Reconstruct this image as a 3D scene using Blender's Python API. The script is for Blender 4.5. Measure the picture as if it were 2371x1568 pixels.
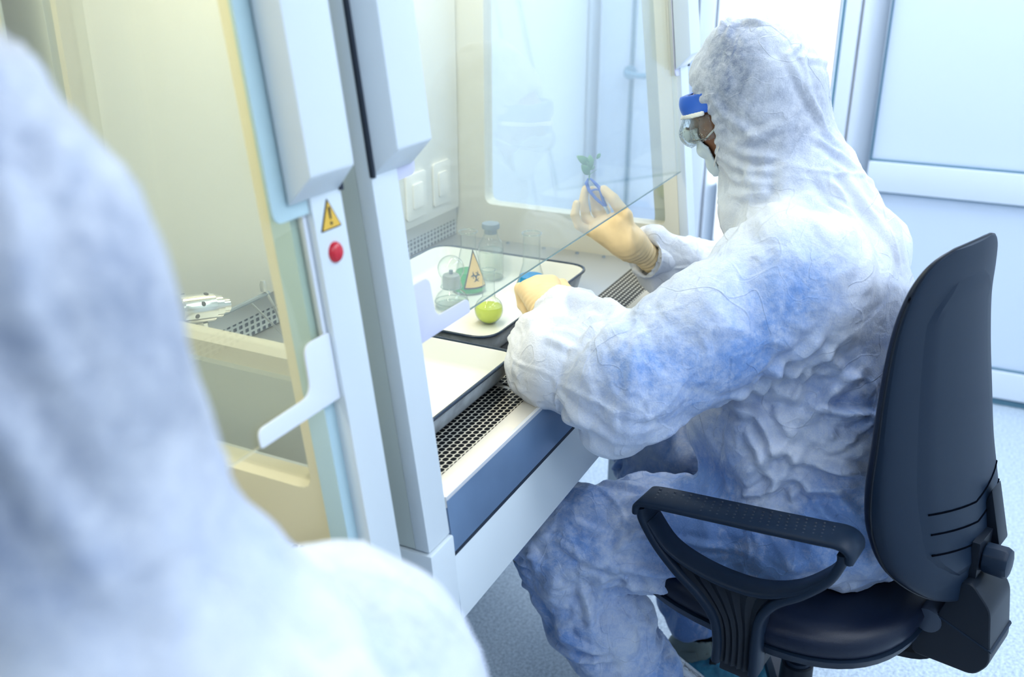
import bpy, bmesh, math, random
import numpy as np
from mathutils import Vector, Matrix
from math import sin, cos, pi, radians, sqrt

sc = bpy.context.scene
for o in list(bpy.data.objects):
    bpy.data.objects.remove(o)

# ------------------------------------------------------------------ camera
CAM = np.array([0.0, 0.0, 1.55])
FPX = 2225.0
def cam_basis(yaw=63.7, pit=22.26, rol=0.08):
    y, p, r_ = radians(yaw), radians(pit), radians(rol)
    f = np.array([sin(y) * cos(p), cos(y) * cos(p), -sin(p)])
    r = np.array([cos(y), -sin(y), 0.0]); u = np.cross(r, f)
    c, s = cos(r_), sin(r_)
    return c * r + s * u, -s * r + c * u, f
CR, CU, CF = cam_basis()
cam = bpy.data.cameras.new('camera')
camo = bpy.data.objects.new('camera', cam)
sc.collection.objects.link(camo)
camo.matrix_world = Matrix(((CR[0], CU[0], -CF[0], CAM[0]), (CR[1], CU[1], -CF[1], CAM[1]), (CR[2], CU[2], -CF[2], CAM[2]), (0, 0, 0, 1)))
cam.sensor_width = 36.0
cam.lens = FPX / 2371.0 * 36.0
cam.clip_start = 0.02
cam.dof.use_dof = True
cam.dof.focus_distance = 1.62
cam.dof.aperture_fstop = 3.2
sc.camera = camo

# ------------------------------------------------------------------ world, exposure
w = bpy.data.worlds.new('world'); sc.world = w; w.use_nodes = True
w.node_tree.nodes['Background'].inputs[0].default_value = (0.75, 0.87, 1.0, 1)
w.node_tree.nodes['Background'].inputs[1].default_value = 1.0
sc.view_settings.view_transform = 'Standard'
sc.view_settings.look = 'None'
sc.view_settings.gamma = 1.0
sc.view_settings.use_curve_mapping = False
sc.view_settings.exposure = -0.90
sc.cycles.use_adaptive_sampling = True; sc.cycles.max_bounces = 6; sc.cycles.diffuse_bounces = 3; sc.cycles.glossy_bounces = 3; sc.cycles.transmission_bounces = 4
sc.cycles.transparent_max_bounces = 24; sc.cycles.caustics_reflective = False; sc.cycles.caustics_refractive = False
sc.cycles.adaptive_threshold = 0.03

def area_light(name, loc, rot, sx, sy, power, col):
    l = bpy.data.lights.new(name, 'AREA'); l.shape = 'RECTANGLE'; l.size = sx; l.size_y = sy
    l.energy = power; l.color = col
    o = bpy.data.objects.new(name, l); o.location = loc; o.rotation_euler = rot
    sc.collection.objects.link(o)
    return o
COOL = (0.79, 0.88, 1.0)
WARM = (1.0, 0.93, 0.74)
CEIL_PANELS = [(-0.2, -0.6), (1.5, -0.7), (2.9, -0.5), (-0.2, -1.6), (1.5, -1.6), (2.9, 0.7)]
for i, (x, y) in enumerate(CEIL_PANELS):
    area_light('ceiling_lamp', (x, y, 2.735), (0, 0, 0), 1.15, 0.55, (12, 24, 32, 8, 18, 34)[i], COOL)
# daylight through the glazed partition at the end of the room
area_light('window_daylight', (3.60, 0.74, 1.35), (0, -pi / 2, 0), 1.3, 0.40, 16, (0.86, 0.94, 1.0))
# fluorescent tubes inside the two cabinets
area_light('cabinet_lamp', (1.55, 0.98, 1.93), (0, 0, 0), 0.95, 0.10, 16, WARM)
area_light('cabinet_lamp', (0.22, 0.98, 1.93), (0, 0, 0), 0.95, 0.10, 20, (1.0, 0.94, 0.74))

# ------------------------------------------------------------------ projections of photo points on real planes
def ray(x, y):
    return CF + CR * (x - 1185.5) / FPX - CU * (y - 784) / FPX
def at(x, y, d):
    return CAM + ray(x, y) * d
def atX(x, y, X):
    v = ray(x, y); return CAM + v * (X / v[0])
def atY(x, y, Y):
    v = ray(x, y); return CAM + v * (Y / v[1])
def atZ(x, y, Z):
    v = ray(x, y); return CAM + v * ((Z - CAM[2]) / v[2])
SK = 0.12
def yf(z, off=0.0):            # slanted front plane of both cabinets
    return 0.57 + off + SK * (z - 0.765)
def atS(x, y, off=0.0):
    v = ray(x, y); t = (0.57 + off + SK * (CAM[2] - 0.765)) / (v[1] - SK * v[2]); return CAM + v * t

# ------------------------------------------------------------------ materials
def nodes(name):
    m = bpy.data.materials.new(name); m.use_nodes = True
    nt = m.node_tree
    return m, nt, nt.nodes['Principled BSDF']
def mat(name, col, rough=0.5, metal=0.0, bump=0.0, bscale=60.0, spec=0.5, coat=0.0, vary=0.0, vscale=8.0, trans=0.0, ior=1.45, aniso=None):
    m, nt, b = nodes(name)
    b.inputs['Base Color'].default_value = (*col, 1)
    b.inputs['Roughness'].default_value = rough
    b.inputs['Metallic'].default_value = metal
    b.inputs['Specular IOR Level'].default_value = spec
    b.inputs['Coat Weight'].default_value = coat
    b.inputs['Transmission Weight'].default_value = trans
    b.inputs['IOR'].default_value = ior
    tc = nt.nodes.new('ShaderNodeTexCoord')
    if vary > 0:
        n = nt.nodes.new('ShaderNodeTexNoise'); n.inputs['Scale'].default_value = vscale; n.inputs['Detail'].default_value = 6
        nt.links.new(tc.outputs['Object'], n.inputs['Vector'])
        r = nt.nodes.new('ShaderNodeValToRGB')
        r.color_ramp.elements[0].position = 0.3; r.color_ramp.elements[1].position = 0.7
        r.color_ramp.elements[0].color = (*[c * (1 - vary) for c in col], 1)
        r.color_ramp.elements[1].color = (*[min(1, c * (1 + vary)) for c in col], 1)
        nt.links.new(n.outputs['Fac'], r.inputs['Fac']); nt.links.new(r.outputs['Color'], b.inputs['Base Color'])
    if bump > 0:
        n = nt.nodes.new('ShaderNodeTexNoise'); n.inputs['Scale'].default_value = bscale; n.inputs['Detail'].default_value = 5
        if aniso:
            mp = nt.nodes.new('ShaderNodeMapping'); mp.inputs['Scale'].default_value = aniso
            nt.links.new(tc.outputs['Object'], mp.inputs['Vector']); nt.links.new(mp.outputs['Vector'], n.inputs['Vector'])
        else:
            nt.links.new(tc.outputs['Object'], n.inputs['Vector'])
        bp = nt.nodes.new('ShaderNodeBump'); bp.inputs['Strength'].default_value = bump; bp.inputs['Distance'].default_value = 0.002
        nt.links.new(n.outputs['Fac'], bp.inputs['Height']); nt.links.new(bp.outputs['Normal'], b.inputs['Normal'])
    return m
def emit(name, col, s):
    m = bpy.data.materials.new(name); m.use_nodes = True; nt = m.node_tree
    nt.nodes.remove(nt.nodes['Principled BSDF'])
    e = nt.nodes.new('ShaderNodeEmission'); e.inputs[0].default_value = (*col, 1); e.inputs[1].default_value = s
    nt.links.new(e.outputs[0], nt.nodes['Material Output'].inputs[0]); return m
def thin_glass(name, tint=(0.97, 0.99, 0.985), refl=1.0, ior=1.5, rough=0.0, haze=0.0, hazecol=(0.9, 0.95, 1), edge=None):
    m = bpy.data.materials.new(name); m.use_nodes = True; nt = m.node_tree
    nt.nodes.remove(nt.nodes['Principled BSDF'])
    t = nt.nodes.new('ShaderNodeBsdfTransparent'); t.inputs[0].default_value = (*tint, 1)
    g = nt.nodes.new('ShaderNodeBsdfGlossy'); g.inputs['Roughness'].default_value = rough
    r0 = ((ior - 1) / (ior + 1)) ** 2
    f = nt.nodes.new('ShaderNodeLayerWeight'); f.inputs[0].default_value = 0.5     # facing = 1 - |cos|
    pw = nt.nodes.new('ShaderNodeMath'); pw.operation = 'POWER'; pw.inputs[1].default_value = 5.0
    ma = nt.nodes.new('ShaderNodeMath'); ma.operation = 'MULTIPLY_ADD'; ma.inputs[1].default_value = 1 - r0; ma.inputs[2].default_value = r0
    mul = nt.nodes.new('ShaderNodeMath'); mul.operation = 'MULTIPLY'; mul.inputs[1].default_value = refl; mul.use_clamp = True
    nt.links.new(f.outputs['Facing'], pw.inputs[0]); nt.links.new(pw.outputs[0], ma.inputs[0]); nt.links.new(ma.outputs[0], mul.inputs[0])
    mx = nt.nodes.new('ShaderNodeMixShader')
    nt.links.new(mul.outputs[0], mx.inputs[0])
    nt.links.new(g.outputs[0], mx.inputs[2])
    if edge:     # more glass to cross where the wall is seen edge-on
        p3 = nt.nodes.new('ShaderNodeMath'); p3.operation = 'POWER'; p3.inputs[1].default_value = 3.0
        mc = nt.nodes.new('ShaderNodeMix'); mc.data_type = 'RGBA'; mc.inputs[6].default_value = (*tint, 1); mc.inputs[7].default_value = (*edge, 1)
        nt.links.new(f.outputs['Facing'], p3.inputs[0]); nt.links.new(p3.outputs[0], mc.inputs[0]); nt.links.new(mc.outputs[2], t.inputs[0])
    if haze > 0:
        d = nt.nodes.new('ShaderNodeBsdfDiffuse'); d.inputs[0].default_value = (*hazecol, 1)
        m2 = nt.nodes.new('ShaderNodeMixShader'); m2.inputs[0].default_value = haze
        nt.links.new(t.outputs[0], m2.inputs[1]); nt.links.new(d.outputs[0], m2.inputs[2])
        nt.links.new(m2.outputs[0], mx.inputs[1])
    else:
        nt.links.new(t.outputs[0], mx.inputs[1])
    nt.links.new(mx.outputs[0], nt.nodes['Material Output'].inputs[0])
    return m
def holes_mat(name, base, hole, px, py, rx, ry, axes=('X', 'Y'), rough=0.4, metal=0.0, stagger=0.5, power=2.6):
    """perforated sheet: staggered rounded holes, in object coordinates"""
    m, nt, b = nodes(name)
    b.inputs['Roughness'].default_value = rough; b.inputs['Metallic'].default_value = metal
    tc = nt.nodes.new('ShaderNodeTexCoord'); sp = nt.nodes.new('ShaderNodeSeparateXYZ')
    nt.links.new(tc.outputs['Object'], sp.inputs[0])
    def M(op, a, bb=None, c=None):
        n = nt.nodes.new('ShaderNodeMath'); n.operation = op
        for i, v in enumerate((a, bb, c)):
            if v is None: continue
            if isinstance(v, (int, float)): n.inputs[i].default_value = v
            else: nt.links.new(v, n.inputs[i])
        return n.outputs[0]
    x = M('DIVIDE', sp.outputs[axes[0]], px); y = M('DIVIDE', sp.outputs[axes[1]], py)
    row = M('FLOOR', y)
    odd = M('MULTIPLY', M('MODULO', M('ABSOLUTE', row), 2.0), stagger)
    fx = M('ABSOLUTE', M('SUBTRACT', M('FRACT', M('ADD', x, odd)), 0.5))
    fy = M('ABSOLUTE', M('SUBTRACT', M('FRACT', y), 0.5))
    ex = M('POWER', M('DIVIDE', fx, rx), power); ey = M('POWER', M('DIVIDE', fy, ry), power)
    s = M('LESS_THAN', M('ADD', ex, ey), 1.0)
    mx = nt.nodes.new('ShaderNodeMix'); mx.data_type = 'RGBA'
    mx.inputs[6].default_value = (*base, 1); mx.inputs[7].default_value = (*hole, 1)
    nt.links.new(s, mx.inputs[0]); nt.links.new(mx.outputs[2], b.inputs['Base Color'])
    bp = nt.nodes.new('ShaderNodeBump'); bp.inputs['Strength'].default_value = 0.5; bp.inputs['Distance'].default_value = 0.002; bp.invert = True
    nt.links.new(s, bp.inputs['Height']); nt.links.new(bp.outputs['Normal'], b.inputs['Normal'])
    sub = M('SUBTRACT', 0.5, M('MULTIPLY', s, 0.45)); nt.links.new(sub, b.inputs['Specular IOR Level'])
    return m

def fabric_mat(name):
    """non-woven coverall: white where it stands off, blue mottling where it clings to the clothes below and for painted shade (point attribute)"""
    m, nt, b = nodes(name)
    tc = nt.nodes.new('ShaderNodeTexCoord')
    def noise(scale, detail, rough=0.6, vec=None, dist=0.0):
        n = nt.nodes.new('ShaderNodeTexNoise'); n.inputs['Scale'].default_value = scale; n.inputs['Detail'].default_value = detail
        n.inputs['Roughness'].default_value = rough; n.inputs['Distortion'].default_value = dist
        nt.links.new(vec or tc.outputs['Object'], n.inputs['Vector']); return n.outputs['Fac']
    def M(op, a, bb=None, clamp=False):
        n = nt.nodes.new('ShaderNodeMath'); n.operation = op; n.use_clamp = clamp
        for i, v in enumerate((a, bb)):
            if v is None: continue
            if isinstance(v, (int, float)): n.inputs[i].default_value = v
            else: nt.links.new(v, n.inputs[i])
        return n.outputs[0]
    at1 = nt.nodes.new('ShaderNodeAttribute'); at1.attribute_name = 'cling_shade'
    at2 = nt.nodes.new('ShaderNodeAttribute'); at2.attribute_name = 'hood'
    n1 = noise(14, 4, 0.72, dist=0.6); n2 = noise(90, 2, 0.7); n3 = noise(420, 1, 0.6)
    # mottle: cling and painted shade * contrasty noise
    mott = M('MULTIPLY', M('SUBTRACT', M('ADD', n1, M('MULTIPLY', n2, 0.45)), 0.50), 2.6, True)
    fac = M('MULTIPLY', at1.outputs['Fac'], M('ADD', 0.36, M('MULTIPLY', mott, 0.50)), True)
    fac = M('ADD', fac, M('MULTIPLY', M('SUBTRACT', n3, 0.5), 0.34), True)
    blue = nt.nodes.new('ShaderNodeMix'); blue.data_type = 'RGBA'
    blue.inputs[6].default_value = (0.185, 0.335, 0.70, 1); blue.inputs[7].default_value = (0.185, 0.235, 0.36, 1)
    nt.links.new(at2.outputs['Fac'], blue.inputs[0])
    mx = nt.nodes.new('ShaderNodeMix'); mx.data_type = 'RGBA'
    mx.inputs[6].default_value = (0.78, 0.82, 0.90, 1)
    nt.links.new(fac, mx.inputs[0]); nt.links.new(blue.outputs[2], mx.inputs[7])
    nt.links.new(mx.outputs[2], b.inputs['Base Color'])
    b.inputs['Roughness'].default_value = 0.42
    b.inputs['Specular IOR Level'].default_value = 0.35
    b.inputs['Sheen Weight'].default_value = 0.15
    # crinkle bump
    wv = nt.nodes.new('ShaderNodeTexVoronoi'); wv.feature = 'DISTANCE_TO_EDGE'; wv.inputs['Scale'].default_value = 17
    dn = nt.nodes.new('ShaderNodeTexNoise'); dn.inputs['Scale'].default_value = 9; dn.inputs['Detail'].default_value = 3
    nt.links.new(tc.outputs['Object'], dn.inputs['Vector'])
    va = nt.nodes.new('ShaderNodeVectorMath'); va.operation = 'MULTIPLY_ADD'
    nt.links.new(dn.outputs['Color'], va.inputs[0]); va.inputs[1].default_value = (0.22, 0.22, 0.22)
    nt.links.new(tc.outputs['Object'], va.inputs[2]); nt.links.new(va.outputs[0], wv.inputs['Vector'])
    h = M('ADD', M('MULTIPLY', wv.outputs['Distance'], 0.55), M('MULTIPLY', n2, 0.22))
    h = M('ADD', h, M('MULTIPLY', n3, 0.10))
    def ridge(scale, width, amp, sx):
        mp = nt.nodes.new('ShaderNodeMapping'); mp.inputs['Scale'].default_value = sx; mp.inputs['Rotation'].default_value = (0.5 * scale, 0.3 * scale, 0.7)
        nt.links.new(tc.outputs['Object'], mp.inputs['Vector'])
        nn = noise(scale, 1.5, 0.45, mp.outputs['Vector'], 0.35)
        r = M('SUBTRACT', 1.0, M('DIVIDE', M('ABSOLUTE', M('SUBTRACT', nn, 0.5)), width), True)
        t = M('MULTIPLY', M('SUBTRACT', nn, 0.5), 1.0 / width)
        t2 = nt.nodes.new('ShaderNodeClamp'); nt.links.new(t, t2.inputs[0]); t2.inputs[1].default_value = -1; t2.inputs[2].default_value = 1
        return M('ADD', M('MULTIPLY', M('POWER', r, 1.4), amp), M('MULTIPLY', t2.outputs[0], amp * .45))
    h = M('ADD', h, ridge(7.0, 0.012, 0.15, (1, 1, .4))); h = M('ADD', h, ridge(16.0, 0.020, 0.11, (.5, 1, 1)))
    bp = nt.nodes.new('ShaderNodeBump'); bp.inputs['Strength'].default_value = 0.75; bp.inputs['Distance'].default_value = 0.006
    nt.links.new(h, bp.inputs['Height']); nt.links.new(bp.outputs['Normal'], b.inputs['Normal'])
    return m

MT = {}
MT['white_paint'] = mat('white_paint', (0.72, 0.80, 0.86), 0.38, bump=0.03, bscale=400)
MT['grey_paint_shade'] = mat('grey_paint_shade', (0.56, 0.63, 0.62), 0.45, bump=0.03, bscale=400)  # grey-green of the side skins has shading and interior reflection painted in
MT['cream'] = mat('cream_enamel', (0.74, 0.73, 0.62), 0.35)
MT['yellow_cream'] = mat('yellow_cream', (0.74, 0.72, 0.55), 0.4)
MT['panel_white'] = mat('panel_white', (0.88, 0.87, 0.80), 0.35)
MT['steel'] = mat('brushed_steel', (0.60, 0.63, 0.65), 0.34, metal=0.75, bump=0.05, bscale=90, aniso=(1, 30, 1))
MT['lip'] = mat('lip_steel', (0.74, 0.72, 0.66), 0.35, metal=0.35)
MT['chrome'] = mat('chrome', (0.78, 0.79, 0.78), 0.18, metal=1.0)
MT['display'] = mat('blue_panel', (0.15, 0.235, 0.38), 0.14, spec=0.7, vary=0.18, vscale=4)
MT['black_line'] = mat('black_gasket', (0.02, 0.03, 0.05), 0.5)
MT['grille'] = holes_mat('slotted_grille', (0.62, 0.60, 0.52), (0.006, 0.007, 0.010), 0.0118, 0.0100, 0.45, 0.42, ('X', 'Y'), 0.35, 0.3, 0.5)
MT['rear_grille'] = holes_mat('rear_slots', (0.55, 0.60, 0.62), (0.02, 0.035, 0.06), 0.0160, 0.0115, 0.30, 0.32, ('X', 'Z'), 0.35, 0.3, 0.0, 6)
MT['glass_side'] = thin_glass('side_glass', (0.985, 0.992, 0.988), 1.6, 1.5)
MT['glass_sash'] = thin_glass('sash_glass', (0.955, 0.982, 0.975), 1.1, 1.5, haze=0.08, hazecol=(0.93, 1.0, 0.95))  # haze mixes the bright room's reflection into the glass as diffuse colour
MT['glass_yellow'] = thin_glass('yellowish_sash_glass', (0.985, 0.98, 0.91), 1.0, 1.5, haze=0.035, hazecol=(0.95, 0.93, 0.75))
MT['glass_edge'] = mat('teal_glass_edge', (0.02, 0.30, 0.34), 0.15)
MT['glass_edge_thin'] = mat('grey_teal_edge', (0.22, 0.36, 0.38), 0.2)
MT['lilac'] = mat('lilac_plate', (0.66, 0.68, 0.86), 0.35)
MT['plate_white'] = mat('white_plate', (0.76, 0.82, 0.92), 0.35)
MT['sign_yellow'] = mat('sign_yellow', (0.83, 0.52, 0.07), 0.4)
MT['sign_orange'] = mat('sticker_orange', (0.86, 0.57, 0.20), 0.45)
MT['black'] = mat('black_print', (0.015, 0.02, 0.03), 0.5)
MT['red'] = mat('red_lens', (0.62, 0.01, 0.03), 0.2, spec=0.7)
MT['enamel'] = mat('white_enamel', (0.84, 0.86, 0.82), 0.16, spec=0.6)
MT['enamel_rim'] = mat('dark_blue_enamel_rim', (0.015, 0.035, 0.07), 0.18, spec=0.7)
MT['enamel_out'] = mat('grey_enamel_outside', (0.38, 0.43, 0.48), 0.22, vary=0.25, vscale=30)
MT['gl'] = thin_glass('lab_glass', (0.97, 0.985, 0.975), 1.4, 1.45, edge=(0.52, 0.60, 0.58))
MT['gl_thick'] = thin_glass('lab_glass_rim', (0.80, 0.86, 0.84), 2.2, 1.5)
def liquid(name, col, rough=0.08):
    return mat(name, col, rough, trans=0.35, ior=1.33, spec=0.5)
MT['green'] = liquid('green_liquid', (0.03, 0.62, 0.17))
MT['blue_liq'] = liquid('blue_liquid', (0.03, 0.42, 0.92))
MT['yellow_liq'] = liquid('yellow_liquid', (0.80, 0.93, 0.16))
MT['clear_liq'] = thin_glass('clear_liquid', (0.93, 0.95, 0.92), 1.0, 1.33)
MT['cap_grey'] = mat('grey_rubber_cap', (0.21, 0.27, 0.33), 0.55)
MT['leather'] = mat('navy_black_leather', (0.006, 0.012, 0.032), 0.36, bump=0.12, bscale=500, spec=0.35)
MT['plastic'] = mat('navy_black_plastic', (0.007, 0.018, 0.040), 0.46, bump=0.08, bscale=900, spec=0.28)
MT['plastic2'] = mat('black_plastic_smooth', (0.007, 0.012, 0.022), 0.40, spec=0.3)
MT['clog'] = mat('grey_green_rubber', (0.23, 0.28, 0.27), 0.5)
MT['overshoe'] = mat('blue_plastic_film', (0.10, 0.46, 0.80), 0.22, bump=0.9, bscale=55, vary=0.5, vscale=30, trans=0.25)
MT['glove'] = mat('latex_glove', (0.86, 0.66, 0.37), 0.42, bump=0.10, bscale=60, vary=0.06, vscale=25)
MT['leaf'] = mat('green_leaf', (0.10, 0.28, 0.15), 0.4)
MT['blue_plastic'] = mat('blue_plastic', (0.02, 0.12, 0.62), 0.3)
MT['goggle_blue'] = mat('goggle_blue', (0.012, 0.115, 0.60), 0.32)
MT['lens'] = thin_glass('goggle_lens', (0.93, 0.95, 0.95), 0.9, 1.45, haze=0.02, edge=(.35, .40, .42))
MT['lens_edge'] = mat('lens_edge', (0.10, 0.12, 0.14), 0.2)
MT['mask'] = mat('mask_white', (0.74, 0.84, 0.90), 0.6, bump=0.3, bscale=120)
MT['elastic'] = mat('elastic', (0.88, 0.88, 0.84), 0.6)
MT['hair'] = mat('dark_hair', (0.015, 0.012, 0.012), 0.6, bump=0.6, bscale=200)
MT['fabric'] = fabric_mat('coverall_fabric')
MT['frame'] = mat('pale_blue_frame', (0.74, 0.81, 0.91), 0.35)
MT['panel_blue'] = mat('pale_blue_panel', (0.69, 0.78, 0.92), 0.30)
MT['gasket'] = mat('teal_grey_gasket', (0.10, 0.22, 0.30), 0.5)
MT['wall'] = mat('wall_paint', (0.78, 0.85, 0.91), 0.7, bump=0.05, bscale=200)
MT['ceil'] = mat('ceiling_paint', (0.82, 0.88, 0.93), 0.8)
MT['pane_bright'] = emit('daylit_pane', (0.93, 0.975, 1.0), 5.0)
MT['lamp'] = emit('lamp_diffuser', (0.85, 0.93, 1.0), 6.0)
MT['tube'] = emit('tube_glow', (1.0, 0.95, 0.80), 3.0)

def skin_mat():
    m, nt, b = nodes('brown_skin')
    at1 = nt.nodes.new('ShaderNodeAttribute'); at1.attribute_name = 'beard'
    tc = nt.nodes.new('ShaderNodeTexCoord'); n = nt.nodes.new('ShaderNodeTexNoise'); n.inputs['Scale'].default_value = 260; n.inputs['Detail'].default_value = 3
    nt.links.new(tc.outputs['Object'], n.inputs['Vector'])
    mu = nt.nodes.new('ShaderNodeMath'); mu.operation = 'MULTIPLY'; mu.use_clamp = True
    ad = nt.nodes.new('ShaderNodeMath'); ad.operation = 'ADD'; ad.inputs[1].default_value = 0.45
    nt.links.new(n.outputs['Fac'], ad.inputs[0]); nt.links.new(ad.outputs[0], mu.inputs[0]); nt.links.new(at1.outputs['Fac'], mu.inputs[1])
    mx = nt.nodes.new('ShaderNodeMix'); mx.data_type = 'RGBA'
    mx.inputs[6].default_value = (0.27, 0.115, 0.058, 1); mx.inputs[7].default_value = (0.018, 0.013, 0.012, 1)
    nt.links.new(mu.outputs[0], mx.inputs[0]); nt.links.new(mx.outputs[2], b.inputs['Base Color'])
    b.inputs['Roughness'].default_value = 0.45; b.inputs['Subsurface Weight'].default_value = 0.0
    bp = nt.nodes.new('ShaderNodeBump'); bp.inputs['Strength'].default_value = 0.15; bp.inputs['Distance'].default_value = 0.001
    nt.links.new(n.outputs['Fac'], bp.inputs['Height']); nt.links.new(bp.outputs['Normal'], b.inputs['Normal'])
    return m
MT['skin'] = skin_mat()

def floor_mat():
    m, nt, b = nodes('speckled_floor')
    tc = nt.nodes.new('ShaderNodeTexCoord')
    n = nt.nodes.new('ShaderNodeTexNoise'); n.inputs['Scale'].default_value = 130; n.inputs['Detail'].default_value = 4; n.inputs['Roughness'].default_value = 0.7
    nt.links.new(tc.outputs['Object'], n.inputs['Vector'])
    r = nt.nodes.new('ShaderNodeValToRGB'); r.color_ramp.elements[0].position = 0.35; r.color_ramp.elements[1].position = 0.66
    r.color_ramp.elements[0].color = (0.33, 0.42, 0.52, 1); r.color_ramp.elements[1].color = (0.70, 0.80, 0.90, 1)
    nt.links.new(n.outputs['Fac'], r.inputs['Fac']); nt.links.new(r.outputs['Color'], b.inputs['Base Color'])
    b.inputs['Roughness'].default_value = 0.32
    return m
MT['floor'] = floor_mat()

# ------------------------------------------------------------------ mesh helpers
def link(name, me, m, parent=None, smooth=True, angle=35):
    o = bpy.data.objects.new(name, me)
    sc.collection.objects.link(o)
    if m is not None and len(me.materials) == 0:
        me.materials.append(m)
    if smooth:
        for p in me.polygons: p.use_smooth = True
        try: me.set_sharp_from_angle(angle=radians(angle))
        except Exception: pass
    if parent is not None: o.parent = parent
    return o
def obj(name, bm, m, parent=None, smooth=True, angle=35, bevel=0.0, seg=2):
    if bevel > 0:
        bmesh.ops.remove_doubles(bm, verts=bm.verts, dist=1e-6)
        es = [e for e in bm.edges if len(e.link_faces) == 2 and e.calc_face_angle(0) > radians(30)]
        bmesh.ops.bevel(bm, geom=es, offset=bevel, segments=seg, affect='EDGES', profile=0.6, clamp_overlap=True)
    bmesh.ops.recalc_face_normals(bm, faces=bm.faces)
    me = bpy.data.meshes.new(name); bm.to_mesh(me); bm.free()
    return link(name, me, m, parent, smooth, angle)
def rebase(o, loc, rz=0.0):
    """move the origin of a parentless object to loc without moving its geometry"""
    M = Matrix.Translation(loc) @ Matrix.Rotation(rz, 4, 'Z')
    o.data.transform(M.inverted()); o.matrix_world = M
def empty(name, loc=(0, 0, 0), rz=0.0, label=None, cat=None, group=None, kind=None):
    o = bpy.data.objects.new(name, None); sc.collection.objects.link(o)
    o.location = loc; o.rotation_euler = (0, 0, rz); o.empty_display_size = 0.1
    tag(o, label, cat, group, kind); return o
def tag(o, label=None, cat=None, group=None, kind=None):
    if label: o['label'] = label
    if cat: o['category'] = cat
    if group: o['group'] = group
    if kind: o['kind'] = kind
    return o
def adopt(children, parent):
    """parent world-space meshes to an empty standing at parent.location"""
    M = Matrix.Translation(parent.location) @ Matrix.Rotation(parent.rotation_euler.z, 4, 'Z')
    for c in children:
        if c.type == 'MESH': c.data.transform(M.inverted())
        c.parent = parent
def box(bm, x0, x1, y0, y1, z0, z1):
    vs = [bm.verts.new(p) for p in ((x0, y0, z0), (x1, y0, z0), (x1, y1, z0), (x0, y1, z0), (x0, y0, z1), (x1, y0, z1), (x1, y1, z1), (x0, y1, z1))]
    for f in ((0, 3, 2, 1), (4, 5, 6, 7), (0, 1, 5, 4), (1, 2, 6, 5), (2, 3, 7, 6), (3, 0, 4, 7)): bm.faces.new([vs[i] for i in f])
    return bm
def B(*a):
    bm = bmesh.new(); box(bm, *a); return bm
def prism(bm, pts, axis, a, b):
    """closed polygon pts in the plane perpendicular to axis, extruded a..b.  axis X: pts=(y,z); Y: (x,z); Z: (x,y)"""
    def V(p, t):
        return {'X': (t, p[0], p[1]), 'Y': (p[0], t, p[1]), 'Z': (p[0], p[1], t)}[axis]
    A = [bm.verts.new(V(p, a)) for p in pts]; Bv = [bm.verts.new(V(p, b)) for p in pts]
    n = len(pts)
    bm.faces.new(A); bm.faces.new(Bv[::-1])
    for i in range(n): bm.faces.new((A[i], Bv[i], Bv[(i + 1) % n], A[(i + 1) % n]))
    return bm
def PR(pts, axis, a, b):
    bm = bmesh.new(); return prism(bm, pts, axis, a, b)
def holed(outer, inner, axis, a, b):
    """plate with one hole; same vertex layout as prism"""
    bm = bmesh.new()
    def V(p, t):
        return {'X': (t, p[0], p[1]), 'Y': (p[0], t, p[1]), 'Z': (p[0], p[1], t)}[axis]
    es = []
    for loop in (outer, inner):
        vs = [bm.verts.new(V(p, a)) for p in loop]
        es += [bm.edges.new((vs[i], vs[(i + 1) % len(vs)])) for i in range(len(vs))]
    r = bmesh.ops.triangle_fill(bm, edges=es, use_beauty=True)
    fs = [g for g in r['geom'] if isinstance(g, bmesh.types.BMFace)]
    ex = bmesh.ops.extrude_face_region(bm, geom=fs)
    vs = [g for g in ex['geom'] if isinstance(g, bmesh.types.BMVert)]
    d = {'X': (b - a, 0, 0), 'Y': (0, b - a, 0), 'Z': (0, 0, b - a)}[axis]
    bmesh.ops.translate(bm, verts=vs, vec=d)
    return bm
def rounded(pts, r, n=5):
    out = []
    N = len(pts)
    for i in range(N):
        p0, p, p1 = Vector(pts[i - 1]), Vector(pts[i]), Vector(pts[(i + 1) % N])
        a = (p0 - p).normalized(); b = (p1 - p).normalized()
        rr = r[i] if isinstance(r, (list, tuple)) else r
        rr = min(rr, (p0 - p).length * .49, (p1 - p).length * .49)
        if rr < 1e-5: out.append(tuple(p)); continue
        A = p + a * rr; Bq = p + b * rr
        for k in range(n + 1):
            t = k / n
            q = A * (1 - t) ** 2 + p * 2 * t * (1 - t) + Bq * t * t
            out.append(tuple(q))
    return out
def lathe(bm, prof, c=(0, 0, 0), seg=40, axis=None):
    """prof: list of (r, z)"""
    rings = []
    M = Matrix.Identity(3)
    if axis is not None: M = Vector((0, 0, 1)).rotation_difference(Vector(axis)).to_matrix()
    for r, z in prof:
        if r < 1e-6: rings.append([bm.verts.new(Vector(c) + M @ Vector((0, 0, z)))])
        else: rings.append([bm.verts.new(Vector(c) + M @ Vector((r * cos(2 * pi * k / seg), r * sin(2 * pi * k / seg), z))) for k in range(seg)])
    for A, Bq in zip(rings, rings[1:]):
        if len(A) == 1 and len(Bq) == 1: continue
        for k in range(seg):
            k2 = (k + 1) % seg
            if len(A) == 1: bm.faces.new((A[0], Bq[k], Bq[k2]))
            elif len(Bq) == 1: bm.faces.new((A[k], A[k2], Bq[0]))
            else: bm.faces.new((A[k], A[k2], Bq[k2], Bq[k]))
    return bm
def L(prof, c=(0, 0, 0), seg=40, axis=None):
    bm = bmesh.new(); return lathe(bm, prof, c, seg, axis)
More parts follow.
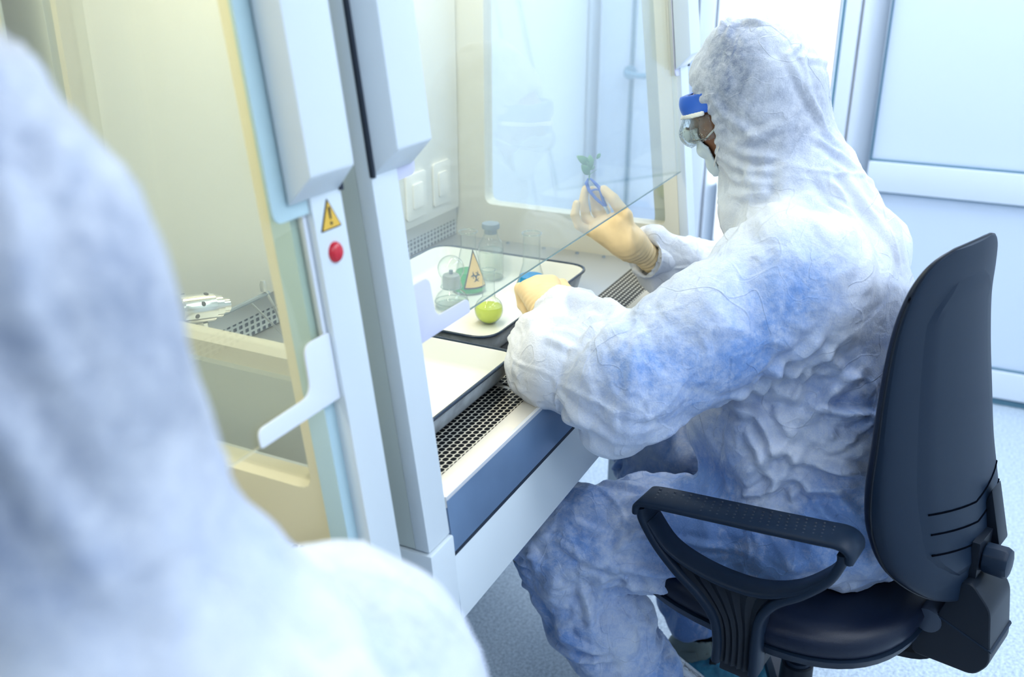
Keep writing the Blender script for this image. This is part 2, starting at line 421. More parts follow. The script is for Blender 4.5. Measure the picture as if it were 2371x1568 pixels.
def tube(bm, pts, r, seg=10, closed=False, flat=1.0, up=(0, 0, 1)):
    """swept tube; r number or list; flat squashes along the second axis"""
    pts = [Vector(p) for p in pts]; n = len(pts)
    rings = []
    for i, p in enumerate(pts):
        if closed: t = (pts[(i + 1) % n] - pts[i - 1]).normalized()
        else: t = (pts[min(i + 1, n - 1)] - pts[max(i - 1, 0)]).normalized()
        u = Vector(up)
        if abs(u.dot(t)) > 0.97: u = Vector((1, 0, 0))
        s = t.cross(u).normalized(); v = s.cross(t).normalized()
        rr = r[i] if isinstance(r, (list, tuple)) else r
        rings.append([bm.verts.new(p + s * rr * cos(2 * pi * k / seg) + v * rr * flat * sin(2 * pi * k / seg)) for k in range(seg)])
    m = n if closed else n - 1
    for i in range(m):
        A, Bq = rings[i], rings[(i + 1) % n]
        for k in range(seg): bm.faces.new((A[k], A[(k + 1) % seg], Bq[(k + 1) % seg], Bq[k]))
    if not closed:
        bm.faces.new(rings[0]); bm.faces.new(rings[-1][::-1])
    return bm
def T(pts, r, **k):
    bm = bmesh.new(); return tube(bm, pts, r, **k)
def spline(pts, n=8, closed=False):
    P_ = [Vector(p) for p in pts]; out = []
    N = len(P_)
    rng = range(N if closed else N - 1)
    for i in rng:
        p0 = P_[i - 1] if (closed or i > 0) else P_[0]; p1 = P_[i]; p2 = P_[(i + 1) % N]
        p3 = P_[(i + 2) % N] if (closed or i + 2 < N) else P_[-1]
        for k in range(n):
            t = k / n
            out.append(0.5 * ((2 * p1) + (-p0 + p2) * t + (2 * p0 - 5 * p1 + 4 * p2 - p3) * t * t + (-p0 + 3 * p1 - 3 * p2 + p3) * t ** 3))
    if not closed: out.append(P_[-1])
    return out
def subsurf(o, lv=2):
    md = o.modifiers.new('sub', 'SUBSURF'); md.levels = lv; md.render_levels = lv; return o

# ------------------------------------------------------------------ signed-distance bodies, polygonised with surface nets
class Field:
    def __init__(s, lo, hi, h):
        s.h = h; s.lo = np.array(lo, np.float32)
        n = np.ceil((np.array(hi) - np.array(lo)) / h).astype(int) + 1
        s.ax = [(s.lo[i] + h * np.arange(n[i])).astype(np.float32) for i in range(3)]
        s.f = np.full(n, 0.25, np.float32)
    def sub(s, lo, hi):
        sl = []
        for i in range(3):
            a = int(np.clip(np.floor((lo[i] - s.lo[i]) / s.h), 0, len(s.ax[i]))); b = int(np.clip(np.ceil((hi[i] - s.lo[i]) / s.h) + 1, 0, len(s.ax[i])))
            sl.append(slice(a, b))
        return tuple(sl)
    def grid(s, sl):
        return np.meshgrid(s.ax[0][sl[0]], s.ax[1][sl[1]], s.ax[2][sl[2]], indexing='ij', sparse=True)
    def comb(s, sl, d, k, mode):
        f = s.f[sl]
        if mode == 'u':
            if k <= 0: s.f[sl] = np.minimum(f, d); return
            h = np.clip(0.5 + 0.5 * (f - d) / k, 0, 1); s.f[sl] = f * (1 - h) + d * h - k * h * (1 - h)
        elif mode == 'd':
            d = -d
            h = np.clip(0.5 - 0.5 * (f - d) / max(k, 1e-6), 0, 1); s.f[sl] = f * (1 - h) + d * h + k * h * (1 - h)
    def cone(s, a, b, ra, rb, k=0.03, mode='u', sq=None):
        """round cone a->b; sq=(axis vector, factor) squashes the section along a direction"""
        a = np.array(a, np.float32); b = np.array(b, np.float32); m = max(ra, rb) * (1.6 if sq else 1.0) + k + 0.05
        sl = s.sub(np.minimum(a, b) - m, np.maximum(a, b) + m); X, Y, Z = s.grid(sl)
        ba = b - a; L2 = float(ba @ ba) + 1e-12
        t = np.clip(((X - a[0]) * ba[0] + (Y - a[1]) * ba[1] + (Z - a[2]) * ba[2]) / L2, 0, 1)
        dx = X - a[0] - ba[0] * t; dy = Y - a[1] - ba[1] * t; dz = Z - a[2] - ba[2] * t
        if sq:
            v = np.array(sq[0], np.float32); v /= np.linalg.norm(v); q = dx * v[0] + dy * v[1] + dz * v[2]
            g = (1 / sq[1] - 1); dx = dx + v[0] * q * g; dy = dy + v[1] * q * g; dz = dz + v[2] * q * g
        d = np.sqrt(dx * dx + dy * dy + dz * dz) - (ra + (rb - ra) * t)
        s.comb(sl, d, k, mode)
    def chain(s, pts, rs, k=0.01, **kw):
        for i in range(len(pts) - 1): s.cone(pts[i], pts[i + 1], rs[i], rs[i + 1], k, **kw)
    def ell(s, c, r, k=0.03, R=None, mode='u'):
        """ellipsoid; R rows are its axes"""
        c = np.array(c, np.float32); r = np.array(r, np.float32); m = float(r.max()) + k + 0.05
        sl = s.sub(c - m, c + m); X, Y, Z = s.grid(sl); x, y, z = X - c[0], Y - c[1], Z - c[2]
        if R is not None:
            x, y, z = (R[0][0] * x + R[0][1] * y + R[0][2] * z), (R[1][0] * x + R[1][1] * y + R[1][2] * z), (R[2][0] * x + R[2][1] * y + R[2][2] * z)
        q = np.sqrt((x / r[0]) ** 2 + (y / r[1]) ** 2 + (z / r[2]) ** 2)
        g = np.sqrt((x / r[0] ** 2) ** 2 + (y / r[1] ** 2) ** 2 + (z / r[2] ** 2) ** 2) + 1e-6
        d = q * (q - 1) / g
        s.comb(sl, d, k, mode)
    def plane_cut(s, p, n, k=0.0, rad=None):
        """remove the side the normal points to (inside a ball of radius rad about p)"""
        p = np.array(p, np.float32); n = np.array(n, np.float32); n /= np.linalg.norm(n)
        m = rad or 9.0
        sl = s.sub(p - m, p + m); X, Y, Z = s.grid(sl)
        d = -((X - p[0]) * n[0] + (Y - p[1]) * n[1] + (Z - p[2]) * n[2])
        if rad:
            q = np.sqrt((X - p[0]) ** 2 + (Y - p[1]) ** 2 + (Z - p[2]) ** 2) - rad
            d = np.maximum(d, q)
        s.comb(sl, d, max(k, 1e-5), 'd')
    def mesh(s):
        f = s.f; h = s.h; ins = f < 0
        c = np.zeros(tuple(n - 1 for n in f.shape), np.int8)
        offs = [(i, j, k) for i in (0, 1) for j in (0, 1) for k in (0, 1)]
        nx, ny, nz = c.shape
        for i, j, k in offs: c += ins[i:i + nx, j:j + ny, k:k + nz]
        act = np.argwhere((c > 0) & (c < 8)); del c
        vals = {o: f[act[:, 0] + o[0], act[:, 1] + o[1], act[:, 2] + o[2]] for o in offs}
        acc = np.zeros((len(act), 3), np.float64); cnt = np.zeros(len(act))
        for o in offs:
            for ax in range(3):
                if o[ax]: continue
                p = list(o); p[ax] = 1; p = tuple(p); a, b = vals[o], vals[p]
                m = (a < 0) != (b < 0); t = np.where(m, a / np.where(m, a - b, 1), 0)
                q = np.tile(np.array(o, np.float64), (len(act), 1)); q[:, ax] += t
                acc += q * m[:, None]; cnt += m
        V = (acc / cnt[:, None] + act) * h + s.lo
        idx = np.full((nx, ny, nz), -1, np.int32); idx[act[:, 0], act[:, 1], act[:, 2]] = np.arange(len(act))
        F = []
        for ax in range(3):
            sa = [slice(None)] * 3; sb = [slice(None)] * 3; sa[ax] = slice(0, -1); sb[ax] = slice(1, None)
            A = ins[tuple(sa)]; Bq = ins[tuple(sb)]
            e = np.argwhere(A != Bq)
            u, v = (ax + 1) % 3, (ax + 2) % 3
            ok = (e[:, u] > 0) & (e[:, v] > 0) & (e[:, u] < f.shape[u] - 1) & (e[:, v] < f.shape[v] - 1)
            e = e[ok]
            def cell(du, dv):
                q = e.copy(); q[:, u] += du; q[:, v] += dv; return idx[q[:, 0], q[:, 1], q[:, 2]]
            quad = np.stack([cell(-1, -1), cell(0, -1), cell(0, 0), cell(-1, 0)], 1)
            flip = ~A[e[:, 0], e[:, 1], e[:, 2]]
            quad[flip] = quad[flip][:, ::-1]
            F.append(quad)
        F = np.concatenate(F)
        return V, F
def sample(s, V):
    """trilinear value of field s at points V"""
    g = (V - s.lo) / s.h; i = np.clip(np.floor(g).astype(int), 0, np.array(s.f.shape) - 2); t = g - i
    out = 0
    for a in (0, 1):
        for b in (0, 1):
            for c in (0, 1):
                wgt = (t[:, 0] if a else 1 - t[:, 0]) * (t[:, 1] if b else 1 - t[:, 1]) * (t[:, 2] if c else 1 - t[:, 2])
                out = out + wgt * s.f[i[:, 0] + a, i[:, 1] + b, i[:, 2] + c]
    return out
def np_mesh(name, V, F, m, parent=None, smooth=True, attrs=None):
    me = bpy.data.meshes.new(name)
    me.vertices.add(len(V)); me.vertices.foreach_set('co', V.astype(np.float32).ravel())
    k = F.shape[1]
    me.loops.add(F.size); me.loops.foreach_set('vertex_index', F.astype(np.int32).ravel())
    me.polygons.add(len(F)); me.polygons.foreach_set('loop_start', np.arange(0, F.size, k, dtype=np.int32))
    me.update(calc_edges=True); me.validate()
    me.polygons.foreach_set('use_smooth', np.ones(len(me.polygons), bool) if smooth else np.zeros(len(me.polygons), bool))
    for an, av in (attrs or {}).items():
        a = me.attributes.new(an, 'FLOAT', 'POINT'); a.data.foreach_set('value', av.astype(np.float32))
    me.materials.append(m)
    o = bpy.data.objects.new(name, me); sc.collection.objects.link(o)
    if parent is not None: o.parent = parent
    return o
def vnormals(V, F):
    n = np.cross(V[F[:, 2]] - V[F[:, 0]], V[F[:, 3]] - V[F[:, 1]]); N = np.zeros_like(V)
    for i in range(4):
        for c in range(3): N[:, c] += np.bincount(F[:, i], n[:, c], len(V))
    return N / (np.linalg.norm(N, axis=1, keepdims=True) + 1e-12)
def relax(V, F, it=2, lam=0.5):
    E = np.concatenate([F[:, [0, 1]], F[:, [1, 2]], F[:, [2, 3]], F[:, [3, 0]]]); E = np.concatenate([E, E[:, ::-1]])
    cnt = np.bincount(E[:, 0], minlength=len(V))[:, None]
    for _ in range(it):
        A = np.stack([np.bincount(E[:, 0], V[E[:, 1], c], len(V)) for c in range(3)], 1) / np.maximum(cnt, 1)
        V = V + lam * (A - V)
    return V
def _hash(i, seed):
    x = (i[..., 0].astype(np.int64) * 73856093) ^ (i[..., 1].astype(np.int64) * 19349663) ^ (i[..., 2].astype(np.int64) * 83492791) ^ (seed * 2654435761)
    x = (x ^ (x >> 13)) * 1274126177; x = x ^ (x >> 16)
    return (x & 0xFFFFFF) / float(0xFFFFFF) * 2 - 1
def facet(P_, seed=0):
    """value noise interpolated linearly over tetrahedra: flat facets that meet in sharp creases, like crumpled paper"""
    i = np.floor(P_).astype(np.int64); t = P_ - i; n = len(P_)
    o = np.argsort(-t, axis=1); ts = -np.sort(-t, axis=1)
    c = i.copy(); r = _hash(c, seed) * (1 - ts[:, 0]); ar = np.arange(n)
    for k in range(3):
        c = c.copy(); c[ar, o[:, k]] += 1
        r = r + _hash(c, seed) * (ts[:, k] - (ts[:, k + 1] if k < 2 else 0))
    return r
def smoothn(P_, seed=0):
    i = np.floor(P_).astype(np.int64); t = P_ - i; t = t * t * (3 - 2 * t); r = 0
    for a in (0, 1):
        for b in (0, 1):
            for c in (0, 1):
                wgt = (t[:, 0] if a else 1 - t[:, 0]) * (t[:, 1] if b else 1 - t[:, 1]) * (t[:, 2] if c else 1 - t[:, 2])
                r = r + wgt * _hash(i + np.array([a, b, c]), seed)
    return r
def seg_dist(V, a, b):
    a = np.array(a); b = np.array(b); ba = b - a
    t = np.clip((V - a) @ ba / (ba @ ba), 0, 1)
    return np.linalg.norm(V - a - t[:, None] * ba, axis=1), t

# ------------------------------------------------------------------ the room
RX0, RX1, RY0, RY1, RH = -1.7, 3.65, -2.1, 1.46, 2.8
def struct(name, bm, m, bevel=0, parent=None):
    o = obj(name, bm, m, parent, bevel=bevel)
    if parent is None: o['kind'] = 'structure'
    return o
struct('floor', B(RX0 - .1, RX1 + 1.0, RY0 - .1, RY1 + .1, -0.1, 0), MT['floor'])
struct('ceiling', B(RX0 - .1, RX1 + .2, RY0 - .1, RY1 + .1, RH, RH + .1), MT['ceil'])
struct('wall_back', B(RX0, RX1, RY1, RY1 + .1, 0, RH), MT['wall'])
struct('wall_left', B(RX0 - .1, RX0, RY0, RY1, 0, RH), MT['wall'])
struct('wall_front', B(RX0, RX1, RY0 - .1, RY0, 0, RH), MT['wall'])
# right wall: a glazed partition with a door.  solid parts around it
DZ = 2.15
bm = B(RX1, RX1 + .1, RY0, -0.62, 0, RH); box(bm, RX1, RX1 + .1, -0.62, RY1, DZ, RH)
struct('wall_right', bm, MT['wall'])
def pane_frame(name, y0, y1, z0, z1, fw, x0, x1, m, hole_r=0.004):
    """rectangular frame in the plane x = const"""
    bm = bmesh.new()
    box(bm, x0, x1, y0, y0 + fw[0], z0, z1); box(bm, x0, x1, y1 - fw[1], y1, z0, z1)
    box(bm, x0, x1, y0 + fw[0], y1 - fw[1], z0, z0 + fw[2]); box(bm, x0, x1, y0 + fw[0], y1 - fw[1], z1 - fw[3], z1)
    return struct(name, bm, m, 0.003)
X1 = RX1
# door leaf 1 (right): stiles, rails, frosted upper panel, lower panel
y0, y1 = -0.52, 0.455
d1 = pane_frame('door_1', y0, y1, 0.03, 2.06, (.09, .085, .10, .09), X1 - .045, X1 + .005, MT['frame'])
bm = B(X1 - .045, X1 + .005, y0 + .09, y1 - .085, 0.737, 0.842)
struct('door_rail', bm, MT['frame'], 0.003, d1)
for (za, zb) in ((0.13, 0.737), (0.842, 1.97)):
    bm = B(X1 - .022, X1 - .010, y0 + .085, y1 - .08, za - .005, zb + .005)
    struct('door_panel', bm, MT['panel_blue'], 0, d1)
    g = bmesh.new(); ya, yb = y0 + .09, y1 - .085; t = .007
    box(g, X1 - .030, X1 - .02, ya, ya + t, za, zb); box(g, X1 - .030, X1 - .02, yb - t, yb, za, zb)
    box(g, X1 - .030, X1 - .02, ya + t, yb - t, za, za + t); box(g, X1 - .030, X1 - .02, ya + t, yb - t, zb - t, zb)
    struct('door_gasket', g, MT['gasket'], 0, d1)
# post between door and glazing, threshold
struct('trim_1', B(X1 - .06, X1 + .02, 0.463, 0.512, 0, DZ), MT['frame'], .003)
struct('trim_2', B(X1 - .055, X1 + .02, -0.60, -0.53, 0, DZ), MT['frame'], .003)
struct('trim_3', B(X1 - .055, X1 + .02, -0.60, RY1, 2.07, DZ), MT['frame'], .003)
struct('trim_4', B(X1 - .035, X1 + .05, -0.52, 0.46, 0, .022), MT['gasket'], .003)
struct('baseboard_right', B(X1 - .02, X1, RY0, -0.62, 0, .09), MT['frame'], .003)
# bright glazed window 1, narrow, down to a low sill
w1 = pane_frame('window_1', 0.522, 0.955, 0.03, 2.06, (.012, .05, .45, .05), X1 - .04, X1 + .01, MT['frame'])
struct('window_gasket', B(X1 - .043, X1 - .01, 0.513, 0.525, 0.03, 2.06), MT['gasket'], 0, w1)
struct('window_pane', B(X1 + .0, X1 + .006, 0.53, 0.91, 0.47, 2.02), MT['pane_bright'], 0, w1)
# second leaf with a lever handle, seen through the side glass of the cabinet
d2 = pane_frame('door_2', 0.965, RY1 - .005, 0.03, 2.06, (.06, .05, .10, .09), X1 - .045, X1 + .005, MT['frame'])
struct('door_panel', B(X1 - .022, X1 - .010, 1.02, RY1 - .05, .12, 1.98), MT['panel_blue'], 0, d2)
struct('door_gasket', B(X1 - .03, X1 - .02, 1.27, 1.285, .12, 1.98), MT['gasket'], 0, d2)
hd = T(spline([(X1 - .045, 1.275, 1.10), (X1 - .09, 1.275, 1.10), (X1 - .095, 1.26, 1.10), (X1 - .095, 1.20, 1.095), (X1 - .09, 1.15, 1.115)], 6), .011)
lathe(hd, [(0, 0), (.026, 0), (.026, .012), (0, .012)], (X1 - .057, 1.275, 1.10), 20, (1, 0, 0))
struct('door_handle', hd, mat('blue_grey_metal', (0.18, 0.36, 0.50), 0.3, metal=.4), 0, d2)
# ceiling light fittings (their lamps are above)
for i, (x, y) in enumerate(CEIL_PANELS):
    t = empty('ceiling_light', (x, y, 2.79), 0, 'flat white ceiling light panel above the room', 'ceiling light', 'ceiling light panels')
    a = obj('light_frame', holed([(x - .62, y - .32), (x + .62, y - .32), (x + .62, y + .32), (x - .62, y + .32)], [(x - .58, y - .28), (x + .58, y - .28), (x + .58, y + .28), (x - .58, y + .28)], 'Z', 2.745, 2.80), MT['white_paint'])
    b = obj('diffuser', B(x - .58, x + .58, y - .28, y + .28, 2.76, 2.775), MT['lamp'])
    adopt([a, b], t)

# ------------------------------------------------------------------ the two safety cabinets
WT = 0.85      # worktop height
CB = 1.215     # inner back wall
def sy(z, off=0): return (yf(z, off), z)
def cabinet(ix0, ix1, label, side):
    """ix0, ix1: inner faces of the side walls.  side: 'left' or 'right' cabinet of the pair"""
    W = .055; ox0, ox1 = ix0 - W, ix1 + W
    org = ((ox0 + ox1) / 2, 0.95, 0.0)
    root = empty('safety_cabinet', org, 0, label, 'safety cabinet')
    parts = []
    def add(name, bm, m, bevel=0.0, par=None, lab=None, ang=35):
        o = obj(name, bm, m, None, bevel=bevel, angle=ang)
        if lab: o['label'] = lab
        parts.append((o, par)); return o
    inner = MT['yellow_cream'] if side == 'left' else MT['cream']
    TOP = 2.02
    # side walls with slanted front edge and a window each
    for k, (xa, xb) in enumerate(((ox0 + .012, ix0), (ix1, ox1 - .012))):
        outer = [sy(.801, .022), (1.27, .801), (1.27, TOP), sy(TOP, .022)]
        zb = 1.035 if (side == 'right' and k == 0) else 0.94
        if side == 'left' and k == 1: zb = 0.935
        f = .075 if side == 'left' else .055
        hole = rounded([(yf(zb, f), zb), (1.125, zb), (1.125, 1.80), (yf(1.80, f), 1.80)], .022, 4)
        s_ = add('side_panel', holed(outer, hole, 'X', xa, xb), inner if not (side == 'right' and k == 0) else MT['cream'], ang=30)
        xm = (xa + xb) / 2
        pr_ = rounded([(yf(zb, f) - .004, zb - .004), (1.129, zb - .004), (1.129, 1.804), (yf(1.80, f) - .004, 1.804)], .022, 4)
        add('side_window', PR(pr_, 'X', xm - .003, xm + .003), MT['glass_side'], par=s_)
    # pillars: slanted front face; lower block below the seam
    for (xa, xb) in ((ox0, ix0), (ix1, ox1)):
        add('pillar', PR([sy(.800), (yf(.80) + .022, .80), (yf(TOP) + .022, TOP), sy(TOP)], 'X', xa, xb), MT['white_paint'], .0022)
        add('pillar_foot', PR([(yf(.70) - .004, .645), (yf(.70) + .52, .645), (yf(.70) + .52, .70), (yf(.797) + .12, .797), sy(.797, -.004)], 'X', xa - .003, xb + .003), MT['white_paint'], .004)
    # outer skins behind the pillars
    for (xa, xb) in ((ox0, ox0 + .012), (ox1 - .012, ox1)):
        oute = [(yf(.801) + .022, .801), (1.27, .801), (1.27, TOP), (yf(TOP) + .022, TOP)]
        zb = 1.01
        hole = rounded([(yf(zb) + .10, zb if side == 'right' else .93), (1.135, zb if side == 'right' else .93), (1.135, 1.82), (yf(1.82) + .10, 1.82)], .02, 4)
        if side == 'right' and xa > ix1: hole = rounded([(yf(.93) + .045 + .05, .93), (1.135, .93), (1.135, 1.82), (yf(1.82) + .10, 1.82)], .02, 4)
        add('side_skin', holed(oute, hole, 'X', xa, xb), MT['grey_paint_shade'], ang=30)
    # back, base, roof
    add('liner', B(ix0, ix1, CB, CB + .06, .80, TOP), inner)
    add('back_panel', PR(rounded([(ix0 + .004, .925), (ix1 - .004, .925), (ix1 - .004, 1.86), (ix0 + .004, 1.86)], .004, 2), 'Y', CB - .016, CB - .0005), MT['panel_white'], .002)
    add('rear_grille', B(ix0 + .003, ix1 - .003, CB - .006, CB - .0005, .853, .892), MT['rear_grille'])
    add('rear_strip', B(ix0 + .003, ix1 - .003, CB - .008, CB - .0005, .8925, .922), MT['steel'])
    add('base_tray', B(ix0, ix1, .62, 1.27, .70, .80), MT['white_paint'])
    add('worktop', B(ix0 + .001, ix1 - .001, .70, CB - .001, WT - .012, WT), MT['steel'], .002)
    # roof and filter housing above the work space
    add('roof', B(ix0, ix1, yf(TOP, .01), 1.27, 1.95, TOP), inner)
    add('lamp_tube', T([(ix0 + .10, 0.98, 1.938), (ix1 - .10, 0.98, 1.938)], .011), MT['tube'])
    # front apron, blue panel, light beam, lip and slotted intake grille
    add('front_lip', PR([(yf(.853), .853), (.617, .853), (.617, .845), (yf(.84) + .004, .838), sy(.838)], 'X', ix0, ix1), MT['lip'], .001)
    add('grille_frame', B(ix0 + .001, ix1 - .001, .6175, .700, WT - .012, WT - .0008), MT['lip'])
    xs = [ix0 + .002]
    for xc in (ix0 + .362, ix0 + .767):
        xs += [xc - .008, xc + .008]
    xs.append(ix1 - .002)
    for i in range(0, len(xs), 2):
        o = add('air_grille', B(xs[i], xs[i + 1], .6185, .6985, WT - .0005, WT + .0015), MT['grille'])
        rebase(o, (xs[i], .6185 + .002, WT))
    add('display_panel', PR([sy(.768, -.001), sy(.848, -.001), (yf(.848) + .008, .848), (yf(.768) + .008, .768)], 'X', ix0 + .002, ix1 - .002), MT['display'], .0008)
    add('panel_gasket', PR([sy(.7615, -.0005), sy(.767, -.0005), (yf(.767) + .006, .767), (yf(.7615) + .006, .7615)], 'X', ix0 + .002, ix1 - .002), MT['black_line'])
    add('front_beam', PR([sy(.658), sy(.761), (yf(.761) + .04, .761), (yf(.70) + .04, .658)], 'X', ix0 + .001, ix1 - .001), MT['white_paint'], .002)
    add('lip_edge', PR([sy(.849, -.0015), sy(.855, -.0015), (yf(.855) + .004, .855), (yf(.849) + .004, .849)], 'X', ix0 + .001, ix1 - .001), mat('bright_edge', (.85, .88, .92), .25, metal=.3))
    # sliding sash: glass slab, polished edges
    zs = 1.073
    gl = add('sash_glass', PR([sy(zs, .010), sy(1.86, .010), sy(1.86, .0128), sy(zs, .0128)], 'X', ix0 + .004, ix1 - .004), MT['glass_yellow'] if side == 'left' else MT['glass_sash'])
    add('sash_bottom_edge', PR([sy(zs - .0008, .0099), sy(zs, .0099), sy(zs, .0129), sy(zs - .0008, .0129)], 'X', ix0 + .004, ix1 - .004), MT['glass_edge_thin'] if side == 'right' else mat('cream_edge', (.75, .75, .62), .3), par=gl)
    add('sash_side_edge', PR([sy(zs + .06, .0090), sy(1.86, .0090), sy(1.86, .0155), sy(zs + .06, .0155)], 'X', ix0 + .001, ix0 + .007), MT['glass_edge'], par=gl)
    if side == 'left': add('sash_side_edge', PR([sy(zs + .06, .0090), sy(1.86, .0090), sy(1.86, .0155), sy(zs + .06, .0155)], 'X', ix1 - .007, ix1 - .001), MT['plate_white'], par=gl)
    # handle plates at the lower corners of the sash
    zm = .065
    for sgn, x_ in ((1, ix0), (-1, ix1)):
        w_ = .137
        P2 = [(x_ + sgn * .001, zs), (x_ + sgn * w_, zs), (x_ + sgn * w_, zs + .020), (x_ + sgn * .048, zs + .022), (x_ + sgn * .046, zs + .078), (x_ + sgn * .001, zs + .078)]
        show = (side == 'right') == (sgn > 0)
        P2 = rounded(P2, [.002, .003, .014, .016, .014, .002], 5)
        bm = bmesh.new(); prism(bm, P2, 'Y', 0, .003)
        for v in bm.verts: v.co.y += yf(v.co.z, .0055)
        if not show: bm.free()
        else: add('sash_handle', bm, MT['lilac'] if side == 'right' else MT['plate_white'], .0006)
        # upper corner plate, and channel the sash runs in
        P3 = rounded([(x_ + sgn * .001, 1.285), (x_ + sgn * ((.045 if sgn > 0 else .030) if side == 'right' else .058), 1.285), (x_ + sgn * ((.045 if sgn > 0 else .030) if side == 'right' else .058), 1.9), (x_ + sgn * .001, 1.9)], [.002, .014, .002, .002], 5)
        bm = bmesh.new(); prism(bm, P3, 'Y', 0, .003)
        for v in bm.verts: v.co.y += yf(v.co.z, .0035)
        add('sash_rail_plate', bm, MT['lilac'] if side == 'right' else mat('pale_teal_plate', (.50, .68, .74), .35), .0006)
        if side == 'left':
            xc = sorted((x_, x_ + sgn * .018))
            add('sash_channel', PR([sy(.80, .018), sy(1.88, .018), sy(1.88, .045), sy(.80, .045)], 'X', xc[0], xc[1]), mat('pale_blue_channel', (.46, .64, .72), .4))
        # housing over the upper pillar
        xa, xb = (x_ - .052, x_ + .036) if sgn > 0 else (x_ - .036, x_ + .052)
        bm = bmesh.new()
        lo, hi = [], []
        ch = .010
        f0, f1 = -.034, 0.001
        for (z, zb2) in ((1.333, 1.300), (1.95, 1.96)):
            ring = [(xa, yf(zb2, f1), zb2), (xa + (ch if sgn > 0 else .002), yf(z, f0), z), (xb - (ch if sgn < 0 else .002), yf(z, f0), z), (xb, yf(zb2, f1), zb2)]
            (lo if z < 1.5 else hi).extend(bm.verts.new(p) for p in ring)
        for i in range(4):
            bm.faces.new((lo[i], lo[(i + 1) % 4], hi[(i + 1) % 4], hi[i]))
        bm.faces.new(lo[::-1]); bm.faces.new(hi)
        add('pillar_cover', bm, MT['white_paint'], .003)
        ln = add('cover_gasket', PR([sy(1.300, -.004), sy(1.94, -.004), sy(1.94, .002), sy(1.300, .002)], 'X', *((xa - .0035, xa + .001) if sgn > 0 else (xb - .001, xb + .0035))), MT['black_line'])
    # upper front fascia
    add('fascia', PR([sy(1.86, -.02), sy(2.10, -.02), (1.30, 2.10), (1.30, 2.02), sy(2.02, .01), sy(1.86, .01)], 'X', ox0, ox1), MT['white_paint'], .003)
    # stand: two legs each side, foot rails, rear stretcher
    for xa in (ox0 + .004, ox1 - .049):
        for ya in (.72, 1.20):
            add('stand_leg', B(xa, xa + .045, ya, ya + .045, .03, .645), MT['white_paint'], .003)
        add('foot_rail', B(xa, xa + .045, .70, 1.27, 0.0, .03), MT['white_paint'], .003)
    add('stretcher', B(ox0 + .05, ox1 - .05, 1.21, 1.235, .10, .15), MT['white_paint'], .003)
    add('underside', B(ox0 + .02, ox1 - .02, .64, 1.29, .645, .70), MT['grey_paint_shade'], .003)
    add('rear_duct', B(ox0, ox1, 1.276, 1.32, .62, 2.10), MT['grey_paint_shade'], .003)
    if side == 'left':
        # warning triangle and red lamp on the right-hand pillar
        c = atS(765, 516, -.001); cx, cz = (ix1 + ox1) / 2 - .001, 1.262
        def on_pillar(x, z, off): return (x, yf(z, off), z)
        def flat(name, pts, off, m, par=None, th=.0006, lab=None):
            bm = bmesh.new()
            A = [bm.verts.new(on_pillar(x, z, off)) for x, z in pts]; Bq = [bm.verts.new(on_pillar(x, z, off - th)) for x, z in pts]
            bm.faces.new(A); bm.faces.new(Bq[::-1])
            for i in range(len(A)): bm.faces.new((A[i], Bq[i], Bq[(i + 1) % len(A)], A[(i + 1) % len(A)]))
            return add(name, bm, m, par=par, lab=lab)
        hw, hh = .0185, .034
        tri = rounded([(cx - hw, cz), (cx + hw, cz), (cx, cz + hh)], .002, 3)
        s1 = flat('warning_sign', tri, -.0002, MT['black'], lab='yellow warning triangle with a black exclamation mark')
        tri = rounded([(cx - hw + .0026, cz + .0016), (cx + hw - .0026, cz + .0016), (cx, cz + hh - .0034)], .0012, 3)
        flat('sign_face', tri, -.0009, MT['sign_yellow'], s1)
        flat('exclamation_mark', [(cx - .0010, cz + .0115), (cx + .0010, cz + .0115), (cx + .0019, cz + .0245), (cx - .0019, cz + .0245)], -.0016, MT['black'], s1)
        flat('exclamation_dot', [(cx + .0019 * cos(a), cz + .0068 + .0019 * sin(a)) for a in [k * pi / 5 for k in range(10)]], -.0016, MT['black'], s1)
        lz = 1.236
        lb = L([(0.0118, -.002), (.0118, .001), (.0105, .0035), (.0075, .0058), (.004, .0069), (0, .0072)], (cx, yf(lz, 0), lz), 28, (0, -1, SK))
        add('indicator_lamp', lb, MT['red'], lab='round red indicator lamp')
    else:
        # raised socket cover on the back panel
        yb = CB - .016
        c0 = rounded([(1.985, .952), (2.065, .952), (2.065, 1.06), (1.985, 1.06)], .010, 4)
        cv = add('socket_cover', PR(c0, 'Y', yb - .006, yb), MT['panel_white'], .002)
        add('socket_slot', PR(rounded([(2.005, .975), (2.045, .975), (2.045, 1.035), (2.005, 1.035)], .005, 3), 'Y', yb - .010, yb - .006), MT['panel_white'], .002, par=cv)
        cv = add('socket_cover', PR(rounded([(1.86, .945), (1.95, .945), (1.95, 1.055), (1.86, 1.055)], .010, 4), 'Y', yb - .006, yb), MT['panel_white'], .002)
        add('socket_slot', PR(rounded([(1.885, .97), (1.93, .97), (1.93, 1.03), (1.885, 1.03)], .005, 3), 'Y', yb - .010, yb - .006), MT['panel_white'], .002, par=cv)
        # rim bolts along the foot of the right wall
        for yy in (1.05, .95, .86, .79, .73):
            add('bolt', L([(0, 0), (.005, 0), (.004, .003), (0, .004)], (ix1 - .02, yy, WT), 10), MT['cap_grey'])
    for o, par in parts:
        if par is None:
            o.matrix_basis = Matrix.Translation(root.location).inverted() @ o.matrix_basis
            o.parent = root
        else:
            o.parent = par
    return root
CAB_L = cabinet(-0.35, 0.80, 'pale blue safety cabinet with yellowish sash, warning triangle and red lamp on its pillar', 'left')
CAB_R = cabinet(0.97, 2.12, 'pale blue safety cabinet with clear sash and blue front panel, where the gloved worker sits', 'right')

